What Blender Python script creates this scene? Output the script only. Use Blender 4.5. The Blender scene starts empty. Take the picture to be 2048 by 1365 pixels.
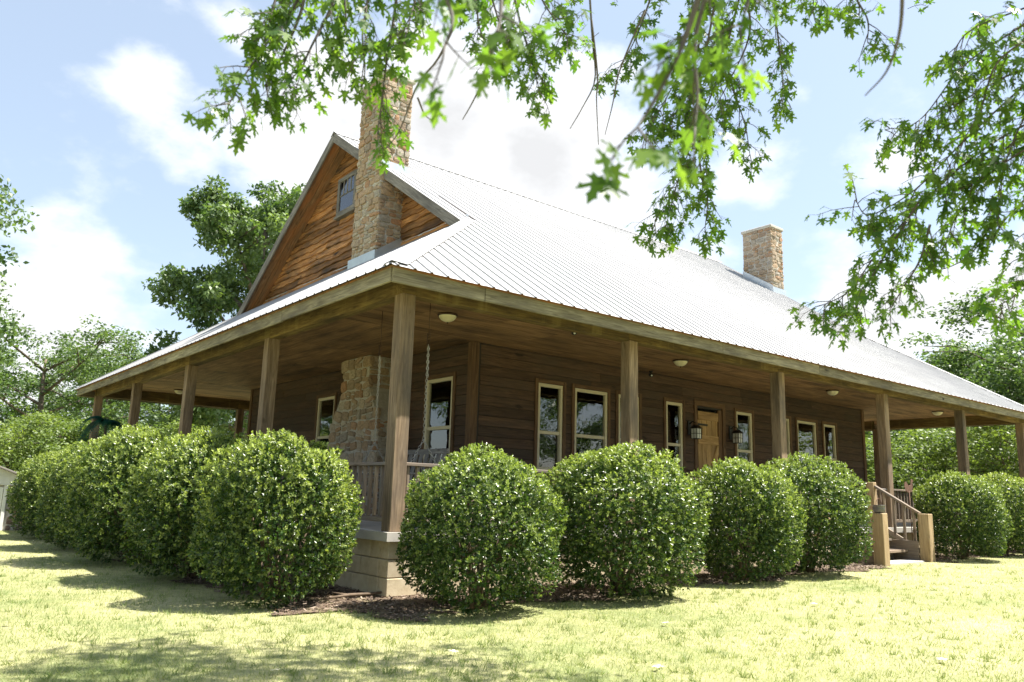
import bpy, bmesh, math, random
import numpy as np
from mathutils import Vector, Matrix
R=math.radians
random.seed(7); rng=np.random.default_rng(7)
sc=bpy.context.scene; C=sc.collection

# ------------------------------------------------------------------ camera
CAM=np.array([-4.688,-7.899,0.469]); YAW,PITCH,ROLL,FPX=0.680,0.192,0.029,1567.06
_f=np.array([math.cos(PITCH)*math.sin(YAW),math.cos(PITCH)*math.cos(YAW),math.sin(PITCH)])
_r0=np.array([math.cos(YAW),-math.sin(YAW),0.]); _u0=np.cross(_r0,_f)
_r=math.cos(ROLL)*_r0+math.sin(ROLL)*_u0; _u=-math.sin(ROLL)*_r0+math.cos(ROLL)*_u0
cd=bpy.data.cameras.new('camera'); cam=bpy.data.objects.new('camera',cd); C.objects.link(cam)
M=Matrix.Identity(4)
for i in range(3): M[i][0],M[i][1],M[i][2],M[i][3]=_r[i],_u[i],-_f[i],CAM[i]
cam.matrix_world=M; cd.sensor_width=36; cd.lens=FPX/2048*36; cd.clip_end=2000; cd.clip_start=.05
cd.dof.use_dof=True; cd.dof.focus_distance=10.5; cd.dof.aperture_fstop=2.8
sc.camera=cam
def pix(x,y,d):
    """direction of a photo pixel (2048 wide) at distance d"""
    v=_f+(x-1024)/FPX*_r-(y-682.5)/FPX*_u
    return CAM+v/np.linalg.norm(v)*d

# ------------------------------------------------------------------ sun, sky
SUN=np.array([.47,-.27,1.]); SUN/=np.linalg.norm(SUN)
sl=bpy.data.lights.new('sun','SUN'); sl.energy=4.0; sl.angle=R(.53); sl.color=(1,.955,.88)
so=bpy.data.objects.new('sun',sl); C.objects.link(so)
so.rotation_euler=Vector(SUN).to_track_quat('Z','Y').to_euler(); so.location=(10,-20,40)
w=bpy.data.worlds.new('World'); sc.world=w; w.use_nodes=True
nt=w.node_tree; nt.nodes.clear()
def wn(t,**k):
    n=nt.nodes.new(t)
    for a,b in k.items(): setattr(n,a,b)
    return n
def wmath(op,a,b=None,c=None,clamp=False):
    n=wn('ShaderNodeMath',operation=op,use_clamp=clamp)
    for i,v in enumerate((a,b,c)):
        if v is None: continue
        if isinstance(v,(int,float)): n.inputs[i].default_value=v
        else: nt.links.new(v,n.inputs[i])
    return n.outputs[0]
sky=wn('ShaderNodeTexSky',sky_type='NISHITA'); sky.sun_disc=False
sky.sun_elevation=math.asin(SUN[2]); sky.sun_rotation=math.atan2(SUN[0],SUN[1])
sky.air_density=1.0; sky.dust_density=1.2; sky.ozone_density=1.2
tc=wn('ShaderNodeTexCoord'); DIR=tc.outputs['Generated']
sep=wn('ShaderNodeSeparateXYZ'); nt.links.new(DIR,sep.inputs[0])
nz=wn('ShaderNodeTexNoise'); nz.inputs['Scale'].default_value=8.5; nz.inputs['Detail'].default_value=9; nz.inputs['Roughness'].default_value=.56
mp=wn('ShaderNodeMapping'); mp.inputs['Scale'].default_value=(1,1,1.7); mp.inputs['Location'].default_value=(3.1,1.7,.4)
nt.links.new(DIR,mp.inputs[0]); nt.links.new(mp.outputs[0],nz.inputs[0])
nz2=wn('ShaderNodeTexNoise'); nz2.inputs['Scale'].default_value=1.6; nz2.inputs['Detail'].default_value=3
nt.links.new(mp.outputs[0],nz2.inputs[0])
blobs=[(105,470,72),(125,560,110),(110,660,165),(-60,640,140),(285,190,62),(235,180,36),(350,262,24),(410,315,55),(540,300,105),(690,240,160),(880,250,200),(1080,300,190),(1240,390,110),(600,420,110),(480,70,40),(1775,325,66),(1700,560,95),(1800,640,120),(1960,610,140),(1930,740,90),(1560,640,80),(1545,262,36),(1480,330,60),(2200,560,160),(1000,60,90),(1400,560,60)]
acc=None
for bx_,by_,br in blobs:
    d=pix(bx_,by_,1.)-CAM
    dp=wn('ShaderNodeVectorMath',operation='DISTANCE'); nt.links.new(DIR,dp.inputs[0]); dp.inputs[1].default_value=tuple(d)
    v=wmath('SUBTRACT',br/FPX,dp.outputs['Value'])
    acc=v if acc is None else wmath('MAXIMUM',acc,v)
acc=wmath('MAXIMUM',wmath('MULTIPLY',acc,4.5),-.5)
gen=wmath('MULTIPLY',wmath('SUBTRACT',nz2.outputs[0],.66),1.8)      # clouds over the rest of the sky
base=wmath('MAXIMUM',acc,wmath('MINIMUM',gen,.3))
m=wmath('ADD',base,wmath('MULTIPLY',wmath('SUBTRACT',nz.outputs[0],.5),.95))
mr=wn('ShaderNodeMapRange',interpolation_type='SMOOTHSTEP'); mr.inputs[1].default_value=-.10; mr.inputs[2].default_value=.26
nt.links.new(m,mr.inputs[0])
shade=wn('ShaderNodeMapRange'); shade.inputs[1].default_value=.0; shade.inputs[2].default_value=.55; shade.inputs[3].default_value=4.5; shade.inputs[4].default_value=2.9
nt.links.new(m,shade.inputs[0])
cc=wn('ShaderNodeCombineColor'); 
for i,k in enumerate((1.,1.01,1.03)): nt.links.new(wmath('MULTIPLY',shade.outputs[0],k),cc.inputs[i])
# thin high haze lifts the blue
hz=wn('ShaderNodeMix',data_type='RGBA'); hz.inputs[0].default_value=.52; hz.inputs[7].default_value=(2.35,2.65,2.85,1)
nt.links.new(sky.outputs[0],hz.inputs[6])
mx=wn('ShaderNodeMix',data_type='RGBA'); nt.links.new(mr.outputs[0],mx.inputs[0]); nt.links.new(hz.outputs[2],mx.inputs[6]); nt.links.new(cc.outputs[0],mx.inputs[7])
bg=wn('ShaderNodeBackground'); bg.inputs[1].default_value=.085; nt.links.new(mx.outputs[2],bg.inputs[0])
wo=wn('ShaderNodeOutputWorld'); nt.links.new(bg.outputs[0],wo.inputs[0])
vs=sc.view_settings; vs.view_transform='Standard'; vs.look='None'; vs.exposure=1.85; vs.gamma=1; vs.use_curve_mapping=False
sc.cycles.use_denoising=True; sc.cycles.max_bounces=8; sc.cycles.transparent_max_bounces=12
sc.cycles.sample_clamp_indirect=8

# ------------------------------------------------------------------ materials
class NT:
    def __init__(s,name):
        s.m=bpy.data.materials.new(name); s.m.use_nodes=True; s.t=s.m.node_tree; s.n=s.t.nodes
        s.b=s.n['Principled BSDF']; s.out=s.n['Material Output']
    def new(s,t,**k):
        n=s.n.new(t)
        for a,b in k.items(): setattr(n,a,b)
        return n
    def L(s,a,b): s.t.links.new(a,b)
    def coord(s,scale=(1,1,1),rand=True,kind='Object'):
        t=s.new('ShaderNodeTexCoord'); o=t.outputs[kind]
        if rand:
            oi=s.new('ShaderNodeObjectInfo'); a=s.new('ShaderNodeVectorMath',operation='ADD')
            ml=s.new('ShaderNodeMath',operation='MULTIPLY'); ml.inputs[1].default_value=57.; s.L(oi.outputs['Random'],ml.inputs[0])
            s.L(o,a.inputs[0]); s.L(ml.outputs[0],a.inputs[1]); o=a.outputs[0]
        mpn=s.new('ShaderNodeMapping'); mpn.inputs['Scale'].default_value=scale; s.L(o,mpn.inputs[0]); return mpn.outputs[0]
    def noise(s,vec,scale,detail=4,rough=.55,dist=0):
        n=s.new('ShaderNodeTexNoise'); n.inputs['Scale'].default_value=scale; n.inputs['Detail'].default_value=detail
        n.inputs['Roughness'].default_value=rough; n.inputs['Distortion'].default_value=dist; s.L(vec,n.inputs['Vector']); return n.outputs[0]
    def ramp(s,fac,stops):
        r=s.new('ShaderNodeValToRGB'); e=r.color_ramp.elements
        while len(e)<len(stops): e.new(.5)
        for i,(p,c) in enumerate(stops):
            e[i].position=p; e[i].color=(*c,1) if len(c)==3 else c
        s.L(fac,r.inputs[0]); return r.outputs[0]
    def mix(s,fac,a,b,mode='MIX'):
        n=s.new('ShaderNodeMix',data_type='RGBA',blend_type=mode)
        for i,v in ((0,fac),(6,a),(7,b)):
            if isinstance(v,(int,float)): n.inputs[i].default_value=v
            elif isinstance(v,tuple): n.inputs[i].default_value=(*v,1)
            else: s.L(v,n.inputs[i])
        return n.outputs[2]
    def bump(s,h,strength=.3,dist=.01):
        b=s.new('ShaderNodeBump'); b.inputs['Strength'].default_value=strength; b.inputs['Distance'].default_value=dist
        s.L(h,b.inputs['Height']); s.L(b.outputs[0],s.b.inputs['Normal'])
    def math(s,op,a,b=0.):
        n=s.new('ShaderNodeMath',operation=op)
        for i,v in enumerate((a,b)):
            if isinstance(v,(int,float)): n.inputs[i].default_value=v
            else: s.L(v,n.inputs[i])
        return n.outputs[0]
    def rnd(s): return s.new('ShaderNodeObjectInfo').outputs['Random']
    def done(s,col=None,rough=.7,metal=0,spec=None):
        if col is not None:
            if isinstance(col,tuple): s.b.inputs['Base Color'].default_value=(*col,1)
            else: s.L(col,s.b.inputs['Base Color'])
        s.b.inputs['Roughness'].default_value=rough; s.b.inputs['Metallic'].default_value=metal
        if spec is not None: s.b.inputs['Specular IOR Level'].default_value=spec
        return s.m
def wood(name,dark,mid,light,rough=.75,weather=None,wamt=.5,var=.35,grain=1.,knots=True,stain=None):
    """grain runs along local X"""
    n=NT(name); v=n.coord((1.1*grain,14*grain,14*grain)); g=n.noise(v,1.6,6,.6,1.2)
    f=n.noise(n.coord((3*grain,70*grain,70*grain)),1.,3,.6)
    col=n.ramp(g,[(.28,dark),(.5,mid),(.72,light)])
    col=n.mix(n.math('MULTIPLY',f,.55),col,dark,'MIX') if False else n.mix(.45,col,n.ramp(f,[(.3,(.35,.35,.35)),(.7,(1.25,1.25,1.25))]),'MULTIPLY')
    if knots:
        k=n.noise(n.coord((1.6,5,5)),1.7,2,.4); col=n.mix(n.ramp(k,[(.70,(0,0,0)),(.78,(1,1,1))]),col,tuple(c*.35 for c in dark))
    ck=n.noise(n.coord((.55,34,34)),1.,2,.5); col=n.mix(n.ramp(ck,[(.68,(0,0,0)),(.73,(.85,.85,.85))]),col,tuple(c*.28 for c in dark))
    if weather:
        wv=n.noise(n.coord((.7,2.2,2.2)),1.3,5,.6); col=n.mix(n.ramp(wv,[(.5-.2*wamt,(0,0,0)),(.75,(1,1,1))]),col,weather)
    if stain:
        sv=n.noise(n.coord((5,.6,.6)),1.,3,.6); col=n.mix(n.ramp(sv,[(.55,(0,0,0)),(.8,(.8,.8,.8))]),col,stain)
    r=n.rnd(); col=n.mix(1.,col,n.ramp(r,[(0,(1-var,)*3),(1,(1+var*.6,)*3)]),'MULTIPLY')
    n.bump(n.math('ADD',g,n.math('MULTIPLY',f,.6)),.35,.006)
    return n.done(col,rough,0,.3)
MAT={}
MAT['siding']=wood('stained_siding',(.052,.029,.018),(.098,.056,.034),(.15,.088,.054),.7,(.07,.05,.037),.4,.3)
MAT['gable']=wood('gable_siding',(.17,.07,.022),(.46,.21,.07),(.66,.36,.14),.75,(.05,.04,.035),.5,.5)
MAT['post']=wood('post_timber',(.145,.095,.057),(.30,.21,.128),(.43,.315,.20),.8,(.10,.08,.062),.25,.2)
MAT['fascia']=wood('weathered_fascia',(.13,.108,.062),(.30,.26,.165),(.43,.385,.265),.8,(.10,.083,.065),.45,.25)
MAT['beam']=wood('stained_beam',(.10,.062,.022),(.22,.145,.05),(.36,.26,.085),.8,(.055,.04,.022),.4,.25,stain=(.30,.23,.085))
MAT['ceiling']=wood('plywood_ceiling',(.16,.088,.042),(.36,.21,.10),(.49,.30,.15),.75,(.10,.062,.035),.35,.25,grain=.55,knots=False)
MAT['greywood']=wood('grey_weathered_wood',(.13,.115,.105),(.25,.225,.20),(.36,.33,.30),.8,(.10,.09,.085),.3,.2)
MAT['rail']=wood('railing_wood',(.14,.095,.06),(.30,.22,.15),(.42,.33,.24),.8,(.20,.18,.16),.5,.3)
MAT['door']=wood('door_wood',(.28,.155,.058),(.54,.34,.145),(.68,.47,.23),.7,(.24,.14,.07),.3,.2)
MAT['trim']=wood('brown_trim',(.085,.045,.025),(.15,.085,.045),(.21,.125,.065),.7,None,.4,.2)
MAT['soffit']=wood('rake_soffit',(.10,.055,.028),(.23,.13,.065),(.34,.20,.105),.8,(.36,.14,.045),.25,.2)
MAT['newel']=wood('newel_timber',(.27,.18,.095),(.47,.34,.19),(.58,.45,.28),.8,(.30,.22,.12),.3,.15)
def simple(name,col,rough=.5,metal=0,var=.15,sc_=6.,bump=.0):
    n=NT(name); v=n.coord(); f=n.noise(v,sc_,5,.6)
    c=n.mix(1.,tuple(col),n.ramp(f,[(.3,(1-var,)*3),(.7,(1+var,)*3)]),'MULTIPLY')
    if bump: n.bump(f,bump,.01)
    return n.done(c,rough,metal)
MAT['cream']=simple('cream_vinyl',(.60,.53,.37),.45,0,.06)
MAT['black']=simple('black_iron',(.018,.016,.015),.45,.3,.2)
MAT['dome']=simple('frosted_dome',(.72,.66,.45),.3,0,.05)
MAT['bronze']=simple('bronze_rim',(.07,.04,.025),.4,.5,.2)
MAT['chain']=simple('galvanised_chain',(.45,.43,.40),.4,.8,.2)
MAT['concrete']=simple('porch_concrete',(.46,.43,.38),.85,0,.15,3,.2)
MAT['dark']=simple('dark_interior',(.035,.03,.027),.9)
MAT['room']=simple('room_plaster',(.34,.31,.26),.9)
MAT['curtain']=simple('sheer_curtain',(.72,.67,.50),.9,0,.08)
MAT['flash']=simple('galvanised_flashing',(.55,.59,.62),.38,.55,.1,4)
MAT['iron']=simple('grey_cast_pot',(.16,.16,.165),.45,.6,.3)
MAT['rust']=simple('rusty_metal',(.16,.085,.055),.8,.2,.3)
MAT['bark']=simple('bark',(.12,.095,.07),.9,0,.4,9,.6)
MAT['twig']=simple('twig_bark',(.10,.085,.07),.8,0,.3,20)
MAT['stem']=simple('shrub_stem',(.14,.10,.065),.9,0,.3,14,.4)
MAT['whitepaint']=simple('peeling_white_paint',(.68,.68,.64),.7,0,.12,5)
MAT['lampglass']=simple('frosted_lantern_glass',(.70,.70,.66),.2,0,.04)
n=NT('mortar'); f=n.noise(n.coord(rand=False),14,5,.65); n.bump(f,.6,.012); MAT['mortar']=n.done(n.ramp(f,[(.3,(.36,.33,.28)),(.7,(.58,.54,.48))]),.95)
def stone_mat(name,stops):
    n=NT(name); f=n.noise(n.coord((1,1,1)),5.,6,.65); g=n.noise(n.coord((1,1,1)),22,4,.6)
    col=n.ramp(n.rnd(),stops)
    col=n.mix(1.,col,n.ramp(f,[(.28,(.5,.48,.46)),(.5,(1,.98,.95)),(.72,(1.35,1.25,1.15))]),'MULTIPLY')
    n.bump(n.math('ADD',f,n.math('MULTIPLY',g,.5)),.7,.02); return n.done(col,.9,0,.3)
MAT['stone']=stone_mat('field_stone',[(0,(.40,.33,.25)),(.18,(.37,.25,.16)),(.35,(.45,.39,.31)),(.5,(.33,.30,.26)),(.65,(.43,.31,.205)),(.8,(.28,.235,.19)),(.9,(.40,.23,.13)),(1,(.48,.43,.36))])
MAT['wellstone']=stone_mat('well_house_stone',[(0,(.22,.12,.09)),(.3,(.14,.11,.10)),(.6,(.32,.22,.17)),(1,(.20,.16,.14))])
n=NT('foundation_block'); f=n.noise(n.coord(),7,6,.65); g=n.noise(n.coord(),60,2,.6)
c=n.mix(1.,n.ramp(f,[(.25,(.38,.31,.20)),(.5,(.54,.46,.33)),(.75,(.62,.55,.42))]),n.ramp(n.rnd(),[(0,(.82,.8,.76)),(1,(1.1,1.08,1.02))]),'MULTIPLY'); n.bump(g,.4,.004); MAT['block']=n.done(c,.9,0,.3)
n=NT('white_metal_roofing'); f=n.noise(n.coord((.5,3,3)),1.2,5,.6); g=n.noise(n.coord(rand=False),.35,4,.6)
c=n.mix(1.,n.ramp(f,[(.3,(.31,.31,.308)),(.7,(.39,.387,.38))]),n.ramp(g,[(.3,(.92,.92,.93)),(.7,(1.03,1.03,1.02))]),'MULTIPLY'); c=n.mix(1.,c,n.ramp(n.rnd(),[(0,(.93,.93,.93)),(1,(1.03,1.03,1.03))]),'MULTIPLY'); MAT['roof']=n.done(c,.58,.4)
# window glass: thin pane
n=NT('window_glass'); n.n.remove(n.b); tr=n.new('ShaderNodeBsdfTransparent'); tr.inputs[0].default_value=(.86,.9,.87,1); gl=n.new('ShaderNodeBsdfGlossy'); gl.inputs['Roughness'].default_value=.015; gl.inputs[0].default_value=(.95,.95,.95,1)
wv=n.noise(n.coord((1,1,1)),2.2,2,.5); bp=n.new('ShaderNodeBump'); bp.inputs['Strength'].default_value=.12; bp.inputs['Distance'].default_value=.02; n.L(wv,bp.inputs['Height']); n.L(bp.outputs[0],gl.inputs['Normal'])
fr=n.new('ShaderNodeFresnel'); fr.inputs[0].default_value=1.7; ms=n.new('ShaderNodeMixShader'); n.L(n.math('ADD',fr.outputs[0],.05),ms.inputs[0]); n.L(tr.outputs[0],ms.inputs[1]); n.L(gl.outputs[0],ms.inputs[2]); n.L(ms.outputs[0],n.out.inputs[0]); MAT['glass']=n.m
def leaf_mat(name,c0,c1,rough=.4,trans=.35,tcol=None,spec=.5):
    n=NT(name); a=n.new('ShaderNodeAttribute',attribute_name='tint'); col=n.mix(a.outputs['Fac'],c0,c1)
    oi=n.rnd(); col=n.mix(1.,col,n.ramp(oi,[(0,(.85,.88,.85)),(1,(1.12,1.08,1.05))]),'MULTIPLY')
    n.done(col,rough,0,spec)
    t=n.new('ShaderNodeBsdfTranslucent'); tcn=n.mix(1.,col,tcol or (1.5,1.6,.6),'MULTIPLY'); n.L(tcn,t.inputs[0])
    ms=n.new('ShaderNodeMixShader'); ms.inputs[0].default_value=trans; n.L(n.b.outputs[0],ms.inputs[1]); n.L(t.outputs[0],ms.inputs[2]); n.L(ms.outputs[0],n.out.inputs[0]); return n.m
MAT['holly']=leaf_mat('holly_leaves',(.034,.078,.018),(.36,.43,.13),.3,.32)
MAT['maple']=leaf_mat('maple_leaves',(.06,.13,.025),(.17,.27,.05),.4,.55,(1.7,1.8,.6))
MAT['tree']=leaf_mat('tree_leaves',(.055,.105,.035),(.17,.24,.09),.5,.35)
MAT['lightshrub']=leaf_mat('light_shrub_leaves',(.09,.14,.035),(.21,.27,.08),.5,.35)
MAT['teal']=leaf_mat('teal_fronds',(.012,.11,.085),(.03,.20,.15),.45,.25,(1,1.3,1.1))
MAT['grassblade']=leaf_mat('grass_blades',(.14,.215,.062),(.46,.46,.25),.6,.4,(1.3,1.3,.7),.3)
n=NT('lawn_soil_and_thatch'); v=n.coord(rand=False); a=n.noise(v,.55,6,.65); b=n.noise(v,9,6,.7); d=n.noise(v,70,3,.7)
c=n.ramp(a,[(.3,(.20,.24,.10)),(.5,(.36,.355,.19)),(.7,(.45,.42,.26))]); c=n.mix(1.,c,n.ramp(b,[(.25,(.62,.66,.6)),(.75,(1.3,1.25,1.2))]),'MULTIPLY'); c=n.mix(.8,c,n.ramp(d,[(.25,(.45,.5,.4)),(.75,(1.4,1.35,1.3))]),'MULTIPLY'); n.bump(n.math('ADD',d,b),.6,.03); MAT['lawn']=n.done(c,.9,0,.2)
n=NT('bark_mulch'); v=n.coord(rand=False); b=n.noise(v,28,6,.7); a=n.noise(v,2.5,4,.6); c=n.mix(n.ramp(a,[(.5,(0,0,0)),(.7,(1,1,1))]),n.ramp(b,[(.3,(.045,.03,.02)),(.5,(.125,.088,.06)),(.72,(.25,.19,.14))]),(.24,.20,.12)); n.bump(b,.9,.03); MAT['mulch']=n.done(c,.95,0,.2)
n=NT('mulch_chip'); c=n.ramp(n.new('ShaderNodeAttribute',attribute_name='tint').outputs['Fac'],[(0,(.055,.035,.024)),(.5,(.145,.10,.07)),(1,(.33,.26,.20))]); MAT['chip']=n.done(c,.9)

# ------------------------------------------------------------------ helpers
def link(o,parent=None):
    C.objects.link(o)
    if parent is not None: o.parent=parent
    return o
def tag(o,label=None,cat=None,group=None,kind=None):
    if label: o['label']=label
    if cat: o['category']=cat
    if group: o['group']=group
    if kind: o['kind']=kind
    return o
def empty(name,loc=(0,0,0),rz=0):
    o=bpy.data.objects.new(name,None); o.location=loc; o.rotation_euler=(0,0,rz); o.empty_display_size=.2; return link(o)
def mobj(name,me,mat,parent=None,mw=None):
    o=bpy.data.objects.new(name,me)
    if mat is not None and not me.materials: me.materials.append(MAT[mat] if isinstance(mat,str) else mat)
    link(o,parent)
    if mw is not None: o.matrix_basis=mw      # parents stay unrotated at the origin or get local coordinates
    return o
_cache={}
def box_mesh(lx,ly,lz,bev=.006):
    k=(round(lx,3),round(ly,3),round(lz,3),bev)
    if k in _cache: return _cache[k]
    bm=bmesh.new(); bmesh.ops.create_cube(bm,size=1)
    bmesh.ops.scale(bm,vec=(lx,ly,lz),verts=bm.verts)
    if bev: bmesh.ops.bevel(bm,geom=bm.edges[:],offset=min(bev,lx*.3,ly*.3,lz*.3),segments=1,affect='EDGES')
    me=bpy.data.meshes.new('box'); bm.to_mesh(me); bm.free(); _cache[k]=me; return me
def frame(xaxis,up=(0,0,1)):
    x=Vector(xaxis).normalized(); z=Vector(up); z=(z-x*z.dot(x))
    if z.length<1e-4: z=Vector((0,1,0))-x*x.y
    z.normalize(); y=z.cross(x); return Matrix((x,y,z)).transposed()
def beam(name,p0,p1,wd,ht,mat,parent=None,up=(0,0,1),bev=.006,own=False):
    """box from p0 to p1; wd across, ht along up; local X is the length"""
    p0=Vector(p0); p1=Vector(p1); L=(p1-p0).length
    me=box_mesh(L,wd,ht,bev)
    if own or (me.materials and me.materials[0]!=MAT[mat]):
        me=me.copy(); me.materials.clear()
    m=frame(p1-p0,up).to_4x4(); m.translation=(p0+p1)/2
    return mobj(name,me,mat,parent,m)
def bx(name,x0,x1,y0,y1,z0,z1,mat,parent=None,bev=.006,axis=None):
    d=(x1-x0,y1-y0,z1-z0)
    a=axis if axis is not None else max(range(3),key=lambda i:d[i])
    c=Vector(((x0+x1)/2,(y0+y1)/2,(z0+z1)/2)); e=Vector((0,0,0)); e[a]=d[a]/2
    if a==2: return beam(name,c-e,c+e,d[0],d[1],mat,parent,(0,1,0),bev)   # y axis of frame = z x x
    if a==0: return beam(name,c-e,c+e,d[1],d[2],mat,parent,(0,0,1),bev)
    return beam(name,c-e,c+e,d[0],d[2],mat,parent,(0,0,1),bev)
def np_mesh(name,verts,faces_flat,counts,tint=None,smooth=False):
    me=bpy.data.meshes.new(name); nv=len(verts); nl=len(faces_flat); nf=len(counts)
    me.vertices.add(nv); me.vertices.foreach_set('co',np.asarray(verts,np.float32).ravel())
    me.loops.add(nl); me.loops.foreach_set('vertex_index',np.asarray(faces_flat,np.int32))
    me.polygons.add(nf); st=np.zeros(nf,np.int32); st[1:]=np.cumsum(counts)[:-1]
    me.polygons.foreach_set('loop_start',st); me.polygons.foreach_set('loop_total',np.asarray(counts,np.int32))
    if smooth: me.polygons.foreach_set('use_smooth',np.ones(nf,bool))
    if tint is not None:
        at=me.attributes.new('tint','FLOAT','POINT'); at.data.foreach_set('value',np.asarray(tint,np.float32))
    me.update(calc_edges=True); me.validate(); return me
def poly_mesh(name,verts,faces,smooth=False):
    me=bpy.data.meshes.new(name); me.from_pydata([tuple(v) for v in verts],[],faces); 
    if smooth: me.polygons.foreach_set('use_smooth',[True]*len(faces))
    me.update(); return me
def tube_data(path,radii,sides=8):
    path=[Vector(p) for p in path]; V=[];F=[]
    ref=Vector((.31,.17,.93))
    for i,p in enumerate(path):
        t=(path[min(i+1,len(path)-1)]-path[max(i-1,0)]).normalized()
        a=t.cross(ref); 
        if a.length<.05: a=t.cross(Vector((1,0,0)))
        a.normalize(); b=t.cross(a)
        for k in range(sides):
            an=2*math.pi*k/sides; V.append(p+(a*math.cos(an)+b*math.sin(an))*radii[i])
    for i in range(len(path)-1):
        for k in range(sides):
            k2=(k+1)%sides; F.append((i*sides+k,i*sides+k2,(i+1)*sides+k2,(i+1)*sides+k))
    F.append(tuple(range(sides-1,-1,-1))); F.append(tuple((len(path)-1)*sides+k for k in range(sides)))
    return V,F
def tubes_mesh(name,tubes,sides=6):
    V=[];F=[]
    for path,rad in tubes:
        v,f=tube_data(path,rad,sides); o=len(V); V+=v; F+=[tuple(i+o for i in q) for q in f]
    return poly_mesh(name,V,F,True)
def lathe(name,prof,seg=20):
    V=[];F=[]
    for r,z in prof:
        for k in range(seg):
            a=2*math.pi*k/seg; V.append((r*math.cos(a),r*math.sin(a),z))
    for i in range(len(prof)-1):
        for k in range(seg):
            k2=(k+1)%seg; F.append((i*seg+k,i*seg+k2,(i+1)*seg+k2,(i+1)*seg+k))
    return poly_mesh(name,V,F,True)
def orient(n,spin):
    """rotation matrices (N,3,3) with columns t,b,n for normals n, spun by angle"""
    n=n/np.linalg.norm(n,axis=1,keepdims=True)
    ref=np.where(np.abs(n[:,2:3])<.9,np.array([[0,0,1.]]),np.array([[1.,0,0]]))
    t=np.cross(ref,n); t/=np.linalg.norm(t,axis=1,keepdims=True); b=np.cross(n,t)
    c=np.cos(spin)[:,None]; s=np.sin(spin)[:,None]
    return t*c+b*s, -t*s+b*c, n
def leaf_mesh(name,P,axis,nrm,size,shape,tint,flat=True):
    """P base points, axis = leaf length direction, nrm ~ face normal; shape: (k,3) local pts x=across y=along z=normal, one polygon fan list"""
    pts,polys=shape
    a=axis/np.linalg.norm(axis,axis=1,keepdims=True); nn=nrm-a*np.sum(nrm*a,1,keepdims=True); nn/=np.linalg.norm(nn,axis=1,keepdims=True)+1e-9
    c=np.cross(a,nn); k=len(pts); N=len(P)
    V=P[:,None,:]+size[:,None,None]*(pts[None,:,0,None]*c[:,None,:]+pts[None,:,1,None]*a[:,None,:]+pts[None,:,2,None]*nn[:,None,:])
    ff=np.concatenate([np.array(q) for q in polys]); cnt=np.array([len(q) for q in polys])
    F=(ff[None,:]+(np.arange(N)*k)[:,None]).ravel()
    return np_mesh(name,V.reshape(-1,3),F,np.tile(cnt,N),np.repeat(tint,k))
LEAF=(np.array([[0,0,0],[-.3,.45,.1],[0,1,-.04],[.3,.45,.1]]),[(0,3,2,1)])
# two-facet folded leaf
LEAF2=(np.array([[0,0,0],[-.27,.5,.10],[0,1,-.05],[.27,.5,.10]]),[(0,2,1),(0,3,2)])
# silver-maple leaf outline, five deep toothed lobes
_mo=[(0,0),(.10,.10),(.34,-.02),(.30,.12),(.50,.16),(.26,.27),(.20,.34),(.40,.50),(.52,.48),(.50,.60),(.56,.74),(.36,.66),(.16,.50),(.12,.62),(.20,.80),(.12,.82),(0,1.08)]
_mo=_mo+[(-x,y) for x,y in reversed(_mo[1:-1])]
MAPLE=(np.array([[x,y,-.10*abs(x)-.12*(y-.4)**2] for x,y in _mo]),[(0,)+tuple(range(len(_mo)-1,0,-1))])

def gz(x,y):
    """ground height"""
    x=np.asarray(x,float); y=np.asarray(y,float)
    return -.72+.013*np.clip(x,0,14)+.006*np.clip(y-2,0,14)+.02*np.sin(x*.55+1)*np.sin(y*.5)-.012*np.clip(-3-y,0,6)

# ------------------------------------------------------------------ ground
def build_ground():
    def axis(a,b,fine0,fine1,st): 
        c=list(np.arange(fine0,fine1+.01,st)); l=[];v=fine0;s=st
        while v>a: s*=1.5; v-=s; l.append(v)
        r=[];v=fine1;s=st
        while v<b: s*=1.5; v+=s; r.append(v)
        return np.array(l[::-1]+c+r)
    xs=axis(-500,500,-10,26,.5); ys=axis(-500,500,-10,24,.5)
    X,Y=np.meshgrid(xs,ys,indexing='ij'); Z=gz(X,Y); V=np.stack([X,Y,Z],-1).reshape(-1,3)
    nx,ny=len(xs),len(ys); i,j=np.meshgrid(np.arange(nx-1),np.arange(ny-1),indexing='ij'); a=(i*ny+j).ravel()
    F=np.stack([a,a+ny,a+ny+1,a+1],1)
    tag(mobj('lawn_ground',np_mesh('lawn_ground',V,F.ravel(),np.full(len(F),4),smooth=True),'lawn'),kind='structure')
build_ground()

# ------------------------------------------------------------------ house dimensions
W_=.19; NB=3.983; LB=4.03; XR=5*NB; YB=4*LB      # post grid
HB=2.78; CEIL=3.05; DW,EW,XW,YW=2.96,3.24,16.85,13.15   # wall planes: front Y, left X, right X, back Y
OV=.40; ZE=2.985; SL=.664; YRID=(YB+W_)/2; XE1=XR+W_+OV; YE1=YB+W_+OV
RK=2.75; RK1=XR+W_-RK                            # rake planes
zf=lambda d: ZE+SL*(d+OV)                        # roof surface height, d metres inside the post line
ZRID=zf(YRID)
house=empty('farmhouse',(0,0,0))
tag(house,'brown wooden farmhouse with white metal roof, stone chimneys and wraparound porch','house')

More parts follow.
